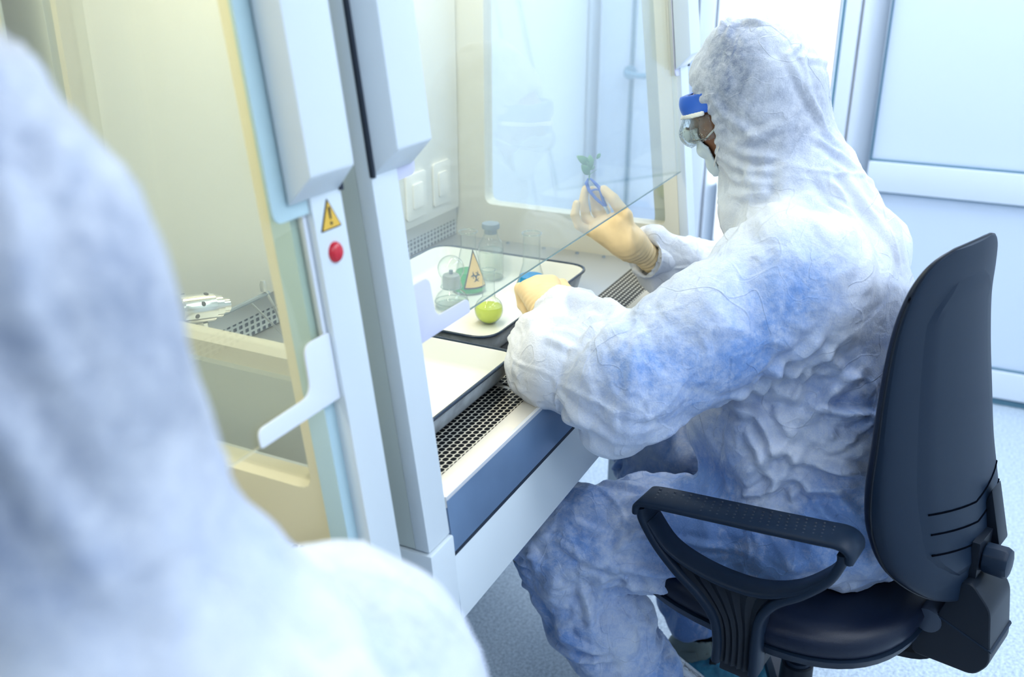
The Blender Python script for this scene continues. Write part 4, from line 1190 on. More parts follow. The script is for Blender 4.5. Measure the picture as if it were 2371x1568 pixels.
def build_person(J, label, h, seed, blue_goggles=True):
    root = empty('person', (J['pelvis'][0], J['pelvis'][1], 0), 0, label, 'person')
    off = np.array([root.location.x, root.location.y, 0.0])
    Hc = np.array(J['head']); R, Fw, U = frame(J['look'], roll=J.get('roll', 0))
    FR = [R, Fw, U]
    hp = lambda r, f, u: Hc + R * r + Fw * f + U * u
    allp = np.array([J[k] for k in J if k not in ('look', 'roll', 'hoodr', 'bulge', 'seatz')])
    lo = allp.min(0) - .20; hi = allp.max(0) + .20; lo[2] = .03
    f = Field(lo, hi, h)
    pel, bel, che, nec = (np.array(J[k]) for k in ('pelvis', 'belly', 'chest', 'neck'))
    # --- torso
    f.ell(pel, (.195, .165, .135), .04)
    f.cone(pel + (0, 0, .02), bel, .165, .160, .06)
    f.cone(bel, che, .165, .155, .06, sq=((0, 1, 0), .90))
    f.ell(bel + (-.02, .09, -.05), (.165, .13, .13), .06)
    Ls, Rs = np.array(J['Lsh']), np.array(J['Rsh'])
    f.cone(mixp(Ls, Rs, .12), mixp(Ls, Rs, .88), .100, .090, .07)
    f.cone(che, mixp(Ls, Rs, .5), .150, .115, .06)
    f.cone(mixp(Ls, Rs, .5) + (0, 0, .0), nec, .115, .085, .06)
    # --- sleeves
    for s, sh, el, wr in (('L', J['Lsh'], J['Lel'], J.get('Lcf', J['Lwr'])), ('R', J['Rsh'], J['Rel'], J['Rwr'])):
        sh, el, wr = map(np.array, (sh, el, wr)); a = unit(wr - el)
        mid = mixp(sh, el, .5)
        f.cone(sh, mid, .104, .100, .085); f.cone(mid, el, .097, .082, .035)
        w0 = wr - a * .055
        f.cone(el, mixp(el, w0, .5), .084, .080, .03)
        f.cone(mixp(el, w0, .5), w0, .080, .056, .02)
        f.cone(w0, wr + a * .004, .055, .047, .012)
    if 'bulge' in J: f.ell(J['bulge'], (.080, .080, .075), .03)
    # --- trouser legs
    for s in 'LR':
        hip, kn, an = (np.array(J[s + k]) for k in ('hip', 'kn', 'an'))
        f.cone(hip, mixp(hip, kn, .6), .118, .096, .04); f.cone(mixp(hip, kn, .6), kn, .096, .084, .03)
        f.cone(kn, mixp(kn, an, .45), .084, .088, .025); f.cone(mixp(kn, an, .45), an, .088, .066, .025)
    # --- hood and its drape over the shoulders
    hr = J.get('hoodr', 1.0)
    f.cone(nec + (0, -.005, 0), mixp(nec, Hc, .55) - Fw * .004, .092, .088, .05)
    f.ell(Hc + U * .004 - Fw * .014, (.096 * hr, .114 * hr, .134 * hr), .045, FR)
    f.cone(hp(0, -.040, -.07), mixp(Ls, Rs, .5) + (0, -.035, .035), .058, .070, .05)      # back of the hood falling to the back
    f.cone(hp(0, .040, -.152), mixp(nec, che, .25) + (0, .075, .0), .050, .060, .03)     # flap under the chin
    # --- face opening, sleeve and ankle openings
    f.ell(hp(0, .150, -.030), (.108, .112, .112), .010, FR, 'd')
    f.cone(hp(0, .05, -.02), hp(0, .12, -.03), .078, .080, .008, 'd')
    for wr, el in ((J.get('Lcf', J['Lwr']), J['Lel']), (J['Rwr'], J['Rel'])):
        wr, el = np.array(wr), np.array(el); a = unit(wr - el)
        f.plane_cut(wr + a * .003, a, .004, .075)
        f.cone(wr - a * .02, wr + a * .03, .034, .040, .004, 'd')
    for s in 'LR':
        kn, an = np.array(J[s + 'kn']), np.array(J[s + 'an']); a = unit(an - kn)
        f.plane_cut(an + a * .03, a, .004, .11)
        f.cone(an - a * .03, an + a * .08, .045, .052, .004, 'd')
    if 'seatz' in J:
        f.plane_cut((pel[0], pel[1] + .06, J['seatz'] + .003), (0, 0, -1), .02, .27)
    V, Fc = f.mesh(); V = relax(V, Fc, 2, .5)
    N = vnormals(V, Fc)
    # --- crumpled cloth: creased facets, stretched folds, and tension folds fanning from the joints
    rng = np.random.RandomState(seed)
    W = V + .028 * np.stack([smoothn(V * 7 + 11.3 * k, seed + k) for k in range(3)], 1)
    dface = np.linalg.norm((V - hp(0, .12, -.03)) / .10, axis=1)
    calm = np.clip((dface - 1.0) / .6, .15, 1)
    dz = V[:, 2]
    torso = np.exp(-((seg_dist(V, che, bel)[0] / .24) ** 4)) * np.clip((V[:, 2] - .62) / .15, 0, 1)
    W2 = W * np.array([1.0, 1.0, 0.50]); W3 = W @ np.array([[.8, .6, 0], [-.6, .8, 0], [0, 0, 1]])
    d = .0185 * facet(W2 * 8.5, seed + 5) + .0115 * facet(W3 * 17, seed + 6) + .0055 * facet(W * 31, seed + 7) + .0016 * facet(W * 66, seed + 8)
    # overlapping folds: terraces and thin sinuous ridges along the zero lines of slow noise
    n1 = smoothn(W * np.array([6.0, 6.0, 4.2]) + 3, seed + 21); n2 = smoothn(W3 * np.array([9.0, 5.5, 8.0]) + 9, seed + 22); n3 = smoothn(W2 * 13, seed + 23)
    d += .0040 * np.tanh(n1 / .06) + .0040 * np.clip(1 - np.abs(n2) / .06, 0, 1) ** 1.3 + .0020 * np.clip(1 - np.abs(n3) / .08, 0, 1)
    hoodm = np.clip((.19 - np.linalg.norm(V - Hc, axis=1)) / .05, 0, 1)
    arm_ = np.minimum(seg_dist(V, J['Lel'], J['Lwr'])[0], seg_dist(V, J['Rel'], J['Rwr'])[0]); kne = np.minimum(np.linalg.norm(V - np.array(J['Lkn']), axis=1), np.linalg.norm(V - np.array(J['Lan']), axis=1))
    boost = 1 + .55 * np.clip(1.6 - arm_ / .09, 0, 1) + .35 * np.clip(1.5 - kne / .15, 0, 1)
    upper = np.clip(1.5 - seg_dist(V, mixp(J['Lsh'], J['Lel'], .0), mixp(J['Lsh'], J['Lel'], .78))[0] / .12, 0, 1)
    upper = np.maximum(upper, np.clip(1.5 - seg_dist(V, che + np.array([-.05, -.12, .02]), che + np.array([.1, -.12, .04]))[0] / .12, 0, 1))
    d = d * (1 - .10 * torso) * calm * (1 - .50 * hoodm) * boost * (1 - .62 * upper)
    folds = []
    def fan(c, n, L0, L1, amp, wid, bias=None):
        c = np.array(c)
        near = np.argsort(np.linalg.norm(V - c, axis=1))[:1][0]
        for _ in range(n):
            dr = unit(rng.normal(size=3) + (np.array(bias) * 1.2 if bias is not None else 0))
            p0 = c + rng.normal(size=3) * .03
            ln = L0 + (L1 - L0) * rng.rand()
            i0 = np.argmin(np.linalg.norm(V - p0, axis=1)); a = V[i0]
            i1 = np.argmin(np.linalg.norm(V - (a + dr * ln), axis=1)); b = V[i1]
            m = mixp(a, b, .5); i2 = np.argmin(np.linalg.norm(V - m, axis=1)); m = V[i2]
            folds.append((a, m, b, amp * (.6 + .6 * rng.rand()), wid * (.7 + .6 * rng.rand())))
    Lel, Rel = np.array(J['Lel']), np.array(J['Rel'])
    fan(mixp(J['Lel'], J['Lwr'], .25), 16, .06, .17, .012, .014); fan(J['Rel'], 9, .06, .14, .010, .014)
    fan(mixp(J['Lsh'], J['Lel'], .15) - np.array([0, .03, .06]), 8, .08, .2, .009, .014)
    fan(bel - np.array([.12, -.02, 0]), 14, .08, .22, .012, .014, (.2, -.6, .1)); fan(pel + np.array([-.14, .06, .10]), 14, .07, .2, .012, .013)
    fan(J['Lkn'], 12, .06, .17, .012, .013); fan(mixp(J['Lhip'], J['Lkn'], .5), 10, .08, .24, .010, .013, (0, 1, 0)); fan(J['Rkn'], 8, .06, .16, .011, .013)
    fan(mixp(J['Lkn'], J['Lan'], .4), 10, .08, .2, .012, .014, (0, -.3, -1)); fan(mixp(J['Lkn'], J['Lan'], .1), 6, .05, .12, .012, .011)
    fan(hp(0, -.02, .13), 10, .05, .12, .006, .009); fan(hp(-.05, .04, -.08), 10, .08, .2, .007, .010, -Fw * .8 - U * .5)
    fan(hp(0, -.10, .04), 7, .06, .13, .006, .010, -U)
    fan(nec + np.array([-.05, -.03, .02]), 9, .08, .2, .008, .012, (0, -1, -.5))
    def crease(pts, amp, wid):
        q_ = [V[np.argmin(np.linalg.norm(V - np.array(p), axis=1))] for p in pts]
        folds.append((q_[0], q_[1], q_[2], amp, wid))
    for k, (da, db) in enumerate(((0, 0), (-.028, -.02), (-.055, -.045), (.03, .03))):     # drape of the hood from the jaw to the back
        crease((hp(-.088, .055, -.085 + da), hp(-.085, -.03, -.125 + da), nec + np.array([.05, -.13, .02 + db])), .011, .013)
    crease((hp(-.09, .05, .05), hp(-.10, .02, -.01), hp(-.095, -.03, -.06)), .008, .011)
    crease((hp(-.06, -.09, .05), hp(-.05, -.11, -.03), hp(-.03, -.10, -.12)), .009, .012)
    sh_ = np.array(J['Lsh'])
    crease((sh_ + (-.02, -.08, .06), mixp(sh_, J['Lel'], .45) + (.05, -.10, .02), mixp(J['Lsh'], J['Lel'], .85) + (.03, -.07, -.03)), .010, .016)
    crease((nec + np.array([.04, -.13, -.02]), che + np.array([.06, -.16, .06]), che + np.array([.02, -.18, -.10])), -.006, .006)
    wst = bel + np.array([-.16, .04, -.02])
    for da, db, dc, am in ((0, -.03, -.07, .014), (.05, .06, -.01, .011), (.11, .07, .10, .009)):
        crease((wst + (0, .04, da), wst + (.03, -.10, db), wst + (.10, -.19, dc)), am, .016)
    hk = np.array(J['Lkn']); hh_ = np.array(J['Lhip'])
    for a0, a1, a2, am in ((.06, -.01, -.05, .012), (-.02, .05, .0, .009), (-.05, -.06, -.06, .010)):
        crease((mixp(hh_, hk, .95) + (-.08, -.02, a0), mixp(hh_, hk, .6) + (-.10, 0, a1), mixp(hh_, hk, .15) + (-.11, 0, a2)), am, .013)
    for a, m, b, amp, wid in folds:
        c_ = (a + b) / 2; rr = np.linalg.norm(b - a) / 2 + wid * 2
        sel = np.where(np.max(np.abs(V - c_), axis=1) < rr)[0]
        if len(sel) == 0: continue
        d1, t1 = seg_dist(V[sel], a, m); d2, t2 = seg_dist(V[sel], m, b)
        t = np.where(d1 < d2, t1 * .5, .5 + t2 * .5); dd = np.minimum(d1, d2)
        prof = np.clip(1 - dd / wid, 0, 1) - .45 * np.clip(1 - np.abs(dd - wid * 1.2) / wid, 0, 1)
        d[sel] += amp * prof * np.sin(np.pi * np.clip(t, .02, .98)) ** .6 * calm[sel]
    # pleats gathered along the elastic edge of the face opening
    rel = V - hp(0, .10, -.03); ang = np.arctan2(rel @ R, rel @ U)
    edge = np.exp(-((dface - 1.05) / .35) ** 2)
    d += .0016 * edge * np.sin(ang * 26 + 2 * smoothn(V * 20, 3))
    d = .003 + .028 * np.tanh(d / .028)
    V = V + N * d[:, None]
    # clinging cloth shows blue clothes underneath; legs and hips also carry painted shade
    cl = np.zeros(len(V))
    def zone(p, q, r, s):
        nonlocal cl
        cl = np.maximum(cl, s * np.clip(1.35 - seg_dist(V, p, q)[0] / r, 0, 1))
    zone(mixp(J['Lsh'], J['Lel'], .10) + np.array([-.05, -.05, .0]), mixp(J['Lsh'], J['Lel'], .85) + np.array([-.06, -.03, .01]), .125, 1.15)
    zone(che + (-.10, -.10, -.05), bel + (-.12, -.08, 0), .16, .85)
    zone(pel + (-.13, 0, .02), J['Lkn'], .19, 1.55); zone(J['Lkn'], J['Lan'], .17, 1.5); zone(J['Rhip'], J['Rkn'], .19, 1.6); zone(J['Rkn'], J['Ran'], .17, 1.4)  # strength raised to paint the darker blue shade low on the legs
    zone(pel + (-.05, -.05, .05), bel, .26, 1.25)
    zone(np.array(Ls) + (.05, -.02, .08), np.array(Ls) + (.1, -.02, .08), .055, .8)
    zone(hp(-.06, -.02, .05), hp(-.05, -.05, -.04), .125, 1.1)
    if hr > 1.05: zone(hp(.0, -.10, .02), hp(.05, -.06, -.06), .13, .9); zone(np.array(J['Rsh']) + (-.05, -.06, .05), np.array(J['Rsh']) + (.02, -.04, .02), .09, .7); zone(hp(-.06, .02, -.125), hp(-.05, .03, -.14), .05, .6)  # second person: blue-grey shading patches painted on hood and shoulder
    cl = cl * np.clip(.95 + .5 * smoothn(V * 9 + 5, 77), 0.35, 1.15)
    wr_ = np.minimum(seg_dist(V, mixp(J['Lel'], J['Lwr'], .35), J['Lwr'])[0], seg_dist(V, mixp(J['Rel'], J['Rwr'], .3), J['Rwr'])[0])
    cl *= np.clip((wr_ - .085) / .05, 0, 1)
    hd = np.clip(1.5 - np.linalg.norm(V - Hc, axis=1) / .145, 0, 1)
    cov = np_mesh('coverall', V - off, Fc, MT['fabric'], root, attrs={'cling_shade': cl, 'hood': np.clip(hd * 2, 0, 1)})
    # --- the body: head with a face, neck, trunk and limbs in one surface
    def head_field(g, extra=0.0):
        g.ell(Hc, (.072 + extra, .092 + extra, .108 + extra), .01, FR)
        g.ell(hp(0, .028, -.060), (.054 + extra, .062 + extra, .058 + extra), .03, FR)          # jaw
        g.cone(hp(0, .078, -.100), hp(0, .080, -.098), .018 + extra, .016 + extra, .02)         # chin
        g.cone(hp(-.03, .082, .018), hp(.03, .082, .018), .014 + extra, .014 + extra, .015)     # brow
        g.cone(hp(0, .092, .006), hp(0, .112, -.032), .007 + extra, .012 + extra, .012)         # nose
        for s in (-1, 1):
            g.cone(hp(.048 * s, .055, -.022), hp(.040 * s, .068, -.034), .020 + extra, .018 + extra, .02)  # cheek
            g.cone(hp(.020 * s, .092, -.066), hp(0, .098, -.066), .006 + extra, .008 + extra, .006)        # lips
    hb = .0065
    g = Field(lo, hi, hb)
    head_field(g)
    for s in (-1, 1):
        g.ell(hp(.034 * s, .094, -.002), (.017, .012, .011), .006, FR, 'd'); g.ell(hp(.034 * s, .082, -.002), (.014, .013, .012), .002, FR)
        g.ell(hp(.075 * s, -.006, -.012), (.008, .018, .030), .006, FR)
    g.cone(hp(0, -.02, -.06), nec, .052, .056, .03); g.cone(nec, che, .06, .115, .05); g.cone(che, bel, .11, .105, .05); g.cone(bel, pel, .105, .12, .05)
    for s in 'LR':
        sh, el, wr = (np.array(J[s + k]) for k in ('sh', 'el', 'wr')); hip, kn, an = (np.array(J[s + k]) for k in ('hip', 'kn', 'an'))
        g.cone(mixp(nec, che, .3), sh, .06, .052, .04); g.cone(sh, el, .050, .040, .02); g.cone(el, mixp(el, wr, .9), .038, .016, .02)
        g.cone(pel, hip, .10, .085, .04); g.cone(hip, kn, .078, .040, .02); g.cone(kn, an, .040, .034, .02); g.cone(an, an + (0, .0, -.03), .034, .034, .01)
    Vb, Fb = g.mesh(); Vb = relax(Vb, Fb, 1, .4)
    rf = (Vb - Hc) @ np.stack([R, Fw, U], 1)
    beard = np.clip((-rf[:, 2] - .050) / .03 + np.clip((.045 - rf[:, 1]) / .05, -1, .8), 0, 1) * (rf[:, 2] > -.16) * (rf[:, 1] < .09)
    beard = np.maximum(beard, np.clip((rf[:, 2] - .055) / .01, 0, 1))
    body = np_mesh('body', Vb - off, Fb, MT['skin'], root, attrs={'beard': beard})
    # --- mask, goggles: shells offset from the face
    def shell(name, m, o0, o1, keep, hh=.0024, par=root, lab=None):
        s0 = Field(Hc - .17, Hc + .17, hh); head_field(s0); a = s0.f.copy()
        X, Y, Z = s0.grid((slice(None),) * 3)
        q = [(X - Hc[0]) * FR[i][0] + (Y - Hc[1]) * FR[i][1] + (Z - Hc[2]) * FR[i][2] for i in range(3)]
        d_ = np.maximum(a - o1, o0 - a)
        s0.f = np.maximum(d_, keep(*q)).astype(np.float32)
        v, fc = s0.mesh()
        if len(v) == 0: return None
        v = relax(v, fc, 1, .5)
        o = np_mesh(name, v - off, fc, m, par)
        if lab: o['label'] = lab
        return o
    mk = shell('face_mask', MT['mask'], .003, .0075 , lambda x, y, z: np.maximum.reduce([z + .030 - .012 * np.exp(-(x / .018) ** 2), -(z + .118), np.abs(x) - .052, .074 - y]), lab='white surgical mask')
    for s in (-1, 1):
        a, b = hp(.050 * s, .076, -.045), hp(.078 * s, .006, -.010)
        pts = [mixp(a, b, t) + R * s * (.014 * sin(pi * t) + .004) for t in np.linspace(0, 1, 9)]
        pts2 = [mixp(hp(.046 * s, .074, -.095), b, t) + R * s * (.020 * sin(pi * t) + .004) for t in np.linspace(0, 1, 9)]
        bm = T([Vector(p - off) for p in pts], .0016, seg=6); tube(bm, [Vector(p - off) for p in pts2], .0014, seg=6)
        obj('ear_loop', bm, MT['elastic'], mk)
    gg = empty('goggles', (0, 0, 0)); gg.parent = root; gg['label'] = 'blue framed safety goggles'
    shell('brow_band', MT['goggle_blue'], .006, .017, lambda x, y, z: np.maximum.reduce([z - .036 + .05 * (.09 - y), .001 - z, .046 - y]), par=gg)
    shell('side_arm', MT['goggle_blue'], .004, .011, lambda x, y, z: np.maximum.reduce([z - .022, -.001 - z, y - .03, -.03 - y, .05 - np.abs(x)]), par=gg)
    shell('white_strip', MT['elastic'], .0135, .0185, lambda x, y, z: np.maximum.reduce([z - .0055, -.003 - z, .056 - y]), par=gg)
    lens = shell('lens', MT['lens'], .0115, .0145, lambda x, y, z: np.maximum.reduce([z + .002, -.046 - z - .012 * np.exp(-(x / .04) ** 2), .048 - y]), par=gg)
    bm = bmesh.new()
    pts = []
    for k in range(21):
        x = -.066 + .132 * k / 20; y = .108 - (abs(x) / .066) ** 2.2 * .052
        pts.append(Vector(hp(x, y + .012, -.043) - off))
    obj('lens_rim', T(pts, .0011, seg=6), MT['lens_edge'], gg)
    return root

J1 = dict(bulge=tuple(at(1275, 832, 1.60)), head=(1.722, .390, 1.303), look=(.02, .93, -.34), seatz=.516, pelvis=(1.62, .13, .625), belly=(1.63, .185, .80), chest=(1.655, .225, .98), neck=(1.70, .285, 1.135),
          Lsh=(1.515, .255, 1.035), Lel=(1.320, .450, .900), Lwr=(1.472, .648, .946), Lcf=(1.452, .622, .941),
          Rsh=(1.835, .210, 1.005), Rel=(1.985, .410, .875), Rwr=(1.802, .586, .962),
          Lhip=(1.545, .165, .605), Lkn=(1.425, .610, .495), Lan=(1.485, .415, .150),
          Rhip=(1.715, .165, .590), Rkn=(1.875, .600, .520), Ran=(1.760, .400, .165))
P1 = build_person(J1, 'person in a white hooded coverall, goggles and mask, seated, holding a sprig in tweezers', .0038, 3)
h2 = at(-170, 785, .47)
J2 = dict(head=tuple(h2), look=(.0, .95, -.32), hoodr=1.12, seatz=.516, pelvis=(.26, .10, .625), belly=(.26, .17, .80), chest=(.265, .25, .98), neck=(.285, .345, 1.16),
          Lsh=(.08, .31, 1.04), Lel=(-.08, .46, .90), Lwr=(.10, .66, .958),
          Rsh=(.430, .365, 1.03), Rel=(.60, .455, .880), Rwr=(.46, .655, .958),
          Lhip=(.17, .15, .565), Lkn=(.08, .58, .520), Lan=(.10, .35, .150),
          Rhip=(.35, .15, .565), Rkn=(.43, .58, .520), Ran=(.42, .35, .150))
P2 = build_person(J2, 'out of focus person in a white hooded coverall at the left cabinet', .008, 9)
CHAIR2 = dup(CHAIR, (.26, .13, 0), 0, 'dark navy swivel chair under the second, out of focus person')

# ------------------------------------------------------------------ gloved hands
def hand(parent, name, wrist, palm, chains, m, h=.0022, wrist_r=.030):
    """wrist: sleeve-side point; palm: list of (a, b, ra, rb); chains: fingers as (points, radii)"""
    off = np.array(parent.location)
    pts = [np.array(wrist)] + [np.array(p) for c in chains for p in c[0]] + [np.array(q) for p in palm for q in p[:2]]
    pts = np.array(pts)
    f = Field(pts.min(0) - .035, pts.max(0) + .035, h)
    for a, b, ra, rb in palm: f.cone(a, b, ra, rb, .014)
    for P_, r in chains:
        g = f.f.copy(); f.f[:] = .25
        f.chain(P_, r, .003)
        fin = f.f; f.f = g
        k = .0022; hh = np.clip(.5 + .5 * (f.f - fin) / k, 0, 1); f.f = f.f * (1 - hh) + fin * hh - k * hh * (1 - hh)
    V, Fc = f.mesh(); V = relax(V, Fc, 2, .5)
    N = vnormals(V, Fc)
    wr = np.exp(-(np.linalg.norm(V - np.array(wrist), axis=1) / .05) ** 2)
    ax = unit(np.array(palm[0][1]) - np.array(wrist))
    V = V + N * (.0009 * facet(V * 60, 4) + .0022 * wr * np.sin(((V - wrist) @ ax) * 620))[:, None]
    o = np_mesh(name, V - off, Fc, m, parent); o['label'] = 'pale latex glove'
    return o
# left hand: loose fist resting in front of the tray, back of the hand up
wl = np.array(J1['Lwr']); A = unit(np.array([.66, .66, .30])); Sd = unit(np.cross(A, (0, 0, 1))); Up = np.cross(Sd, A)   # Sd points to the thumb side
LP = lambda a, s, u: wl + A * a + Sd * s + Up * u
palm = [(LP(-.050, 0, -.006), LP(.01, 0, .002), .027, .030), (LP(.01, -.018, .0), LP(.062, -.026, .004), .022, .019), (LP(.01, .010, .002), LP(.066, .020, .008), .022, .018), (LP(.015, -.004, .004), LP(.066, -.003, .010), .022, .019)]
ch = []
for i, (s, ln) in enumerate(((.026, .90), (.008, 1.0), (-.011, .95), (-.029, .80))):
    k0 = LP(.070, s * .92, .004 - .004 * abs(i - 1)); k1 = LP(.070 + .030 * ln, s * .95, -.016); k2 = LP(.062 + .018 * ln, s * .9, -.040); k3 = LP(.040 + .010 * ln, s * .85, -.040)
    ch.append(([k0, k1, k2, k3], [.0125, .0110, .0098, .0088]))
ch.append(([LP(.018, .026, -.002), LP(.045, .044, .004), LP(.068, .043, .004), LP(.084, .034, -.004)], [.0155, .0125, .0108, .0092]))
hand(P1, 'glove', wl - A * .02, palm, ch, MT['glove'])
# right hand: palm towards the camera, thumb and forefinger pinching the tweezers
wr_ = np.array(J1['Rwr'])
q = lambda x, y, dd: at(x, y, 1.93 + dd)
palm = [(wr_ - unit(q(1420, 545, 0) - wr_) * .018, q(1465, 565, -.01), .024, .027), (q(1465, 565, -.01), q(1425, 520, .0), .029, .024), (q(1455, 575, .0), q(1385, 535, .0), .026, .020), (q(1440, 560, .0), q(1400, 520, .012), .026, .021), (q(1455, 550, -.008), q(1440, 515, -.012), .022, .018)]
ch = [([q(1375, 540, .004), q(1340, 522, -.004), q(1331, 498, -.010), q(1335, 472, -.012)], [.0112, .0096, .0088, .0078]),
      ([q(1385, 528, .010), q(1358, 505, .014), q(1351, 468, .010), q(1356, 438, .004)], [.0116, .0102, .0092, .0082]),
      ([q(1396, 520, .018), q(1381, 490, .034), q(1376, 458, .028), q(1372, 440, .012)], [.0116, .0104, .0093, .0084]),
      ([q(1408, 515, .022), q(1402, 486, .034), q(1392, 458, .028), q(1378, 446, .012)], [.0116, .0104, .0093, .0084]),
      ([q(1452, 535, -.012), q(1448, 500, -.018), q(1420, 462, -.014), q(1398, 440, -.006)], [.0180, .0140, .0118, .0098])]
hand(P1, 'glove', wr_, palm, ch, MT['glove'])
# the second person's gloves, reaching into the left cabinet
for s, key in ((1, 'Rwr'), (-1, 'Lwr')):
    w2 = np.array(J2[key]); A = unit(np.array([-.2 * s, .95, .0])); Sd = unit(np.cross(A, (0, 0, 1))) * (-s); Up = np.array([0, 0, 1.0])
    LP = lambda a, t, u: w2 + A * a + Sd * t + Up * u
    palm = [(LP(-.035, 0, 0), LP(.01, 0, 0), .030, .029), (LP(.01, -.014, 0), LP(.062, -.024, 0), .021, .017), (LP(.01, .010, 0), LP(.066, .020, 0), .021, .017)]
    ch = [([LP(.068, t, 0), LP(.068 + .036 * ln, t * 1.1, -.010), LP(.062 + .050 * ln, t * 1.1, -.030), LP(.050 + .050 * ln, t * 1.05, -.044)], [.0120, .0105, .0095, .0085]) for t, ln in ((.026, .9), (.008, 1.0), (-.011, .95), (-.029, .8))]
    ch.append(([LP(.018, .026, 0), LP(.045, .044, -.006), LP(.072, .043, -.016), LP(.090, .034, -.026)], [.0155, .0125, .0108, .0092]))
    hand(P2, 'glove', w2 - A * .02, palm, ch, MT['glove'], .003)

# tweezers held in the right hand
tp = at(1364, 414, 1.925)
tw = empty('tweezers', tuple(tp), 0, 'bright blue plastic tweezers with a cross brace, held in the gloved right hand', 'tweezers')
def rl(x, y, dd=0.0, o=tp): return Vector(at(x, y, 1.925 + dd) - o)
obj('arm', T([rl(1362, 413), rl(1358, 424, .001), rl(1364, 441, .002), rl(1380, 460, .002), rl(1400, 477, .002)], [.0022, .0042, .0050, .0052, .0046], seg=8, flat=.6), MT['blue_plastic'], tw)
obj('arm', T([rl(1366, 413), rl(1373, 419, -.001), rl(1388, 435, -.004), rl(1392, 446, -.003), rl(1396, 462, 0), rl(1403, 478, .001)], [.0022, .0038, .0050, .0050, .0048, .0046], seg=8, flat=.6), MT['blue_plastic'], tw)
obj('brace', T([rl(1366, 443, .002), rl(1378, 439, 0), rl(1391, 440, -.003)], .0022, seg=8), MT['blue_plastic'], tw)
obj('grip', T([rl(1400, 476, .002), rl(1408, 492, .002), rl(1414, 503, .002)], [.0050, .0044, .0030], seg=8, flat=.6), mat('pale_handle', (.55, .68, .85), .3), tw)
# sprig
sg_ = empty('plant_sprig', tuple(tp), 0, 'small green leafy sprig gripped by the tip of the blue tweezers', 'plant')
stem = T([rl(1364, 418), rl(1365, 402), rl(1365, 385, .001), rl(1366, 368, .002)], [.0016, .0013, .0010, .0007], seg=6)
tube(stem, [rl(1366, 404), rl(1374, 398, .004), rl(1382, 393, .006)], [.0009, .0007, .0004], seg=6)
tube(stem, [rl(1366, 378), rl(1376, 370, .012), rl(1384, 363, .018)], [.0008, .0006, .0005], seg=6)
obj('stem', stem, MT['leaf'], sg_)
def leaf(a, b, wid, bendv=(0, 0, .006)):
    a, b = Vector(a), Vector(b); d = b - a; L_ = d.length; d.normalize()
    s = d.cross(Vector(tuple(-CF))).normalized(); nn = s.cross(d)
    bm = bmesh.new(); R = []
    for i in range(9):
        t = i / 8; w_ = wid * (sin(pi * min(1, t ** .85)) ** .8) if 0 < i < 8 else .0002
        c = a + d * L_ * t + nn * (.12 * L_ * sin(pi * t)) 
        R.append([bm.verts.new(c - s * w_ + nn * w_ * .45), bm.verts.new(c), bm.verts.new(c + s * w_ + nn * w_ * .45)])
    for A_, B_ in zip(R, R[1:]):
        for j in range(2): bm.faces.new((A_[j], A_[j + 1], B_[j + 1], B_[j]))
    o = obj('leaf', bm, MT['leaf'], sg_, angle=80)
    m_ = o.modifiers.new('s', 'SOLIDIFY'); m_.thickness = .0006
    return o
leaf(rl(1364, 382), rl(1335, 361, -.004), .0080); leaf(rl(1366, 392), rl(1366, 358, .004), .0072); leaf(rl(1364, 405), rl(1346, 381, -.006), .0078)
leaf(rl(1366, 394), rl(1377, 384, .004), .0034); leaf(rl(1382, 368, .018), rl(1390, 355, .022), .0036)

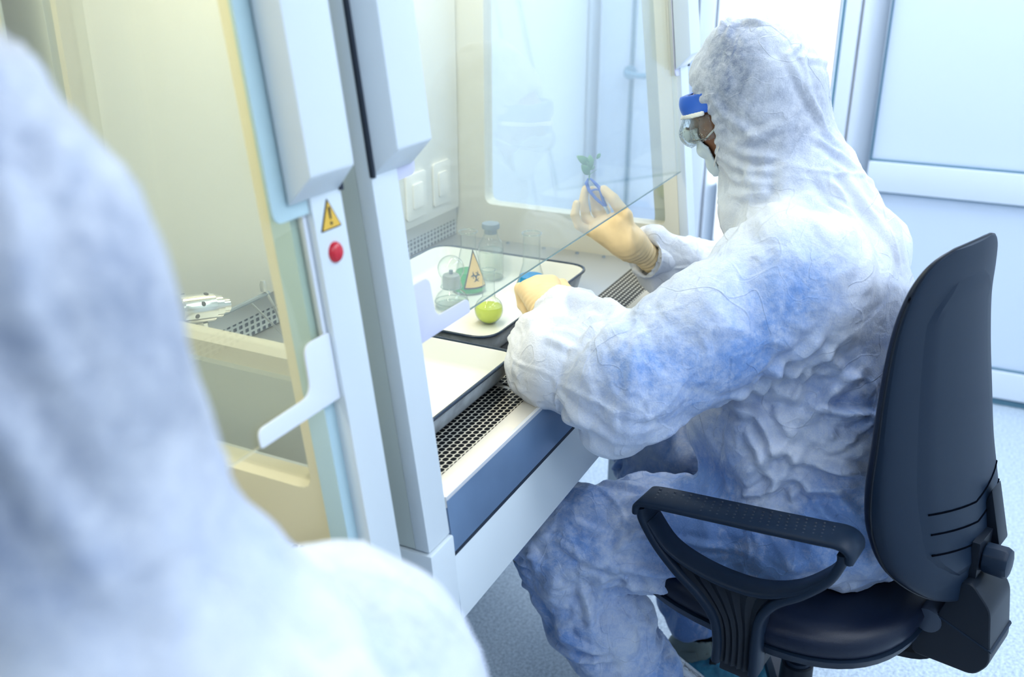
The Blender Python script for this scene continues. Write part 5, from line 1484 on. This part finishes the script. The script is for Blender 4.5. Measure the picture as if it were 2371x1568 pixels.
# ------------------------------------------------------------------ shoes with blue overshoes under the right chair
def shoe(parent, ankle, fwd, cover=True):
    an = np.array(ankle); f_ = unit(np.array([fwd[0], fwd[1], 0])); r_ = np.array([f_[1], -f_[0], 0]); off = np.array(parent.location)
    g = lambda a, s, z: np.array([an[0], an[1], 0]) + f_ * a + r_ * s + np.array([0, 0, z])
    F_ = Field(g(0, 0, .07) - .24, g(0, 0, .07) + .24, .004)
    F_.cone(g(-.045, 0, .040), g(.165, .004, .036), .040, .043, .02); F_.cone(g(-.04, 0, .085), g(.06, 0, .060), .038, .036, .03); F_.cone(g(-.012, 0, .09), g(-.004, 0, .128), .042, .044, .02)
    F_.cone(g(-.004, 0, .115), g(-.004, 0, .18), .038, .042, .004, 'd')
    F_.plane_cut(g(.05, 0, .004), (0, 0, -1), .006)
    V, Fc = F_.mesh(); V = relax(V, Fc, 2, .5)
    c = np_mesh('clog', V - off, Fc, MT['clog'], parent)
    bm = T([Vector(g(.030 * cos(t), .047 * sin(t), .088 + .022 * cos(t)) + f_ * -.012 - off) for t in np.linspace(.6 * pi, 1.4 * pi, 9)], .0045, seg=8, flat=1.0)
    bm2 = bmesh.new()
    pts = [Vector(g(-.020 - .040 * cos(t), .047 * sin(t), .100 - .012 * cos(t)) - off) for t in np.linspace(-.55 * pi, .55 * pi, 13)]
    tube(bm2, pts, .0045, seg=8, flat=2.6)
    obj('strap', bm2, MT['clog'], c); bm.free()
    for s in (-1, 1):
        rv = L([(0, -.004), (.0085, -.004), (.0085, .004), (.0065, .0055), (0, .0055)], tuple(g(.022, .0475 * s, .092) - off), 16, tuple(r_ * s))
        obj('rivet', rv, MT['black'], c)
    F2 = Field(g(0, 0, .07) - .27, g(0, 0, .07) + .27, .005)
    F2.cone(g(-.035, 0, .045), g(.170, .004, .040), .052, .054, .02); F2.cone(g(.02, 0, .060), g(.09, 0, .055), .056, .050, .03)
    F2.plane_cut(g(.05, 0, .001), (0, 0, -1), .004); F2.plane_cut(g(0, 0, .088), unit(np.array([0, 0, 1.0]) - f_ * .35), .004)
    V, Fc = F2.mesh(); V = relax(V, Fc, 1, .5); N = vnormals(V, Fc)
    V = V + N * (.010 * facet(V * 32, 2) + .006 * facet(V * 60, 5))[:, None]; V[:, 2] = np.maximum(V[:, 2], .0015)
    np_mesh('overshoe', V - off, Fc, MT['overshoe'], parent)['label'] = 'blue plastic overshoe'
J = J1
shoe(P1, (1.745, .385, 0), (.30, -.95)); shoe(P1, (1.488, .430, 0), (-.10, 1.0))
shoe(P2, (.42, .35, 0), (.0, 1.0)); shoe(P2, (.10, .35, 0), (-.1, 1.0))
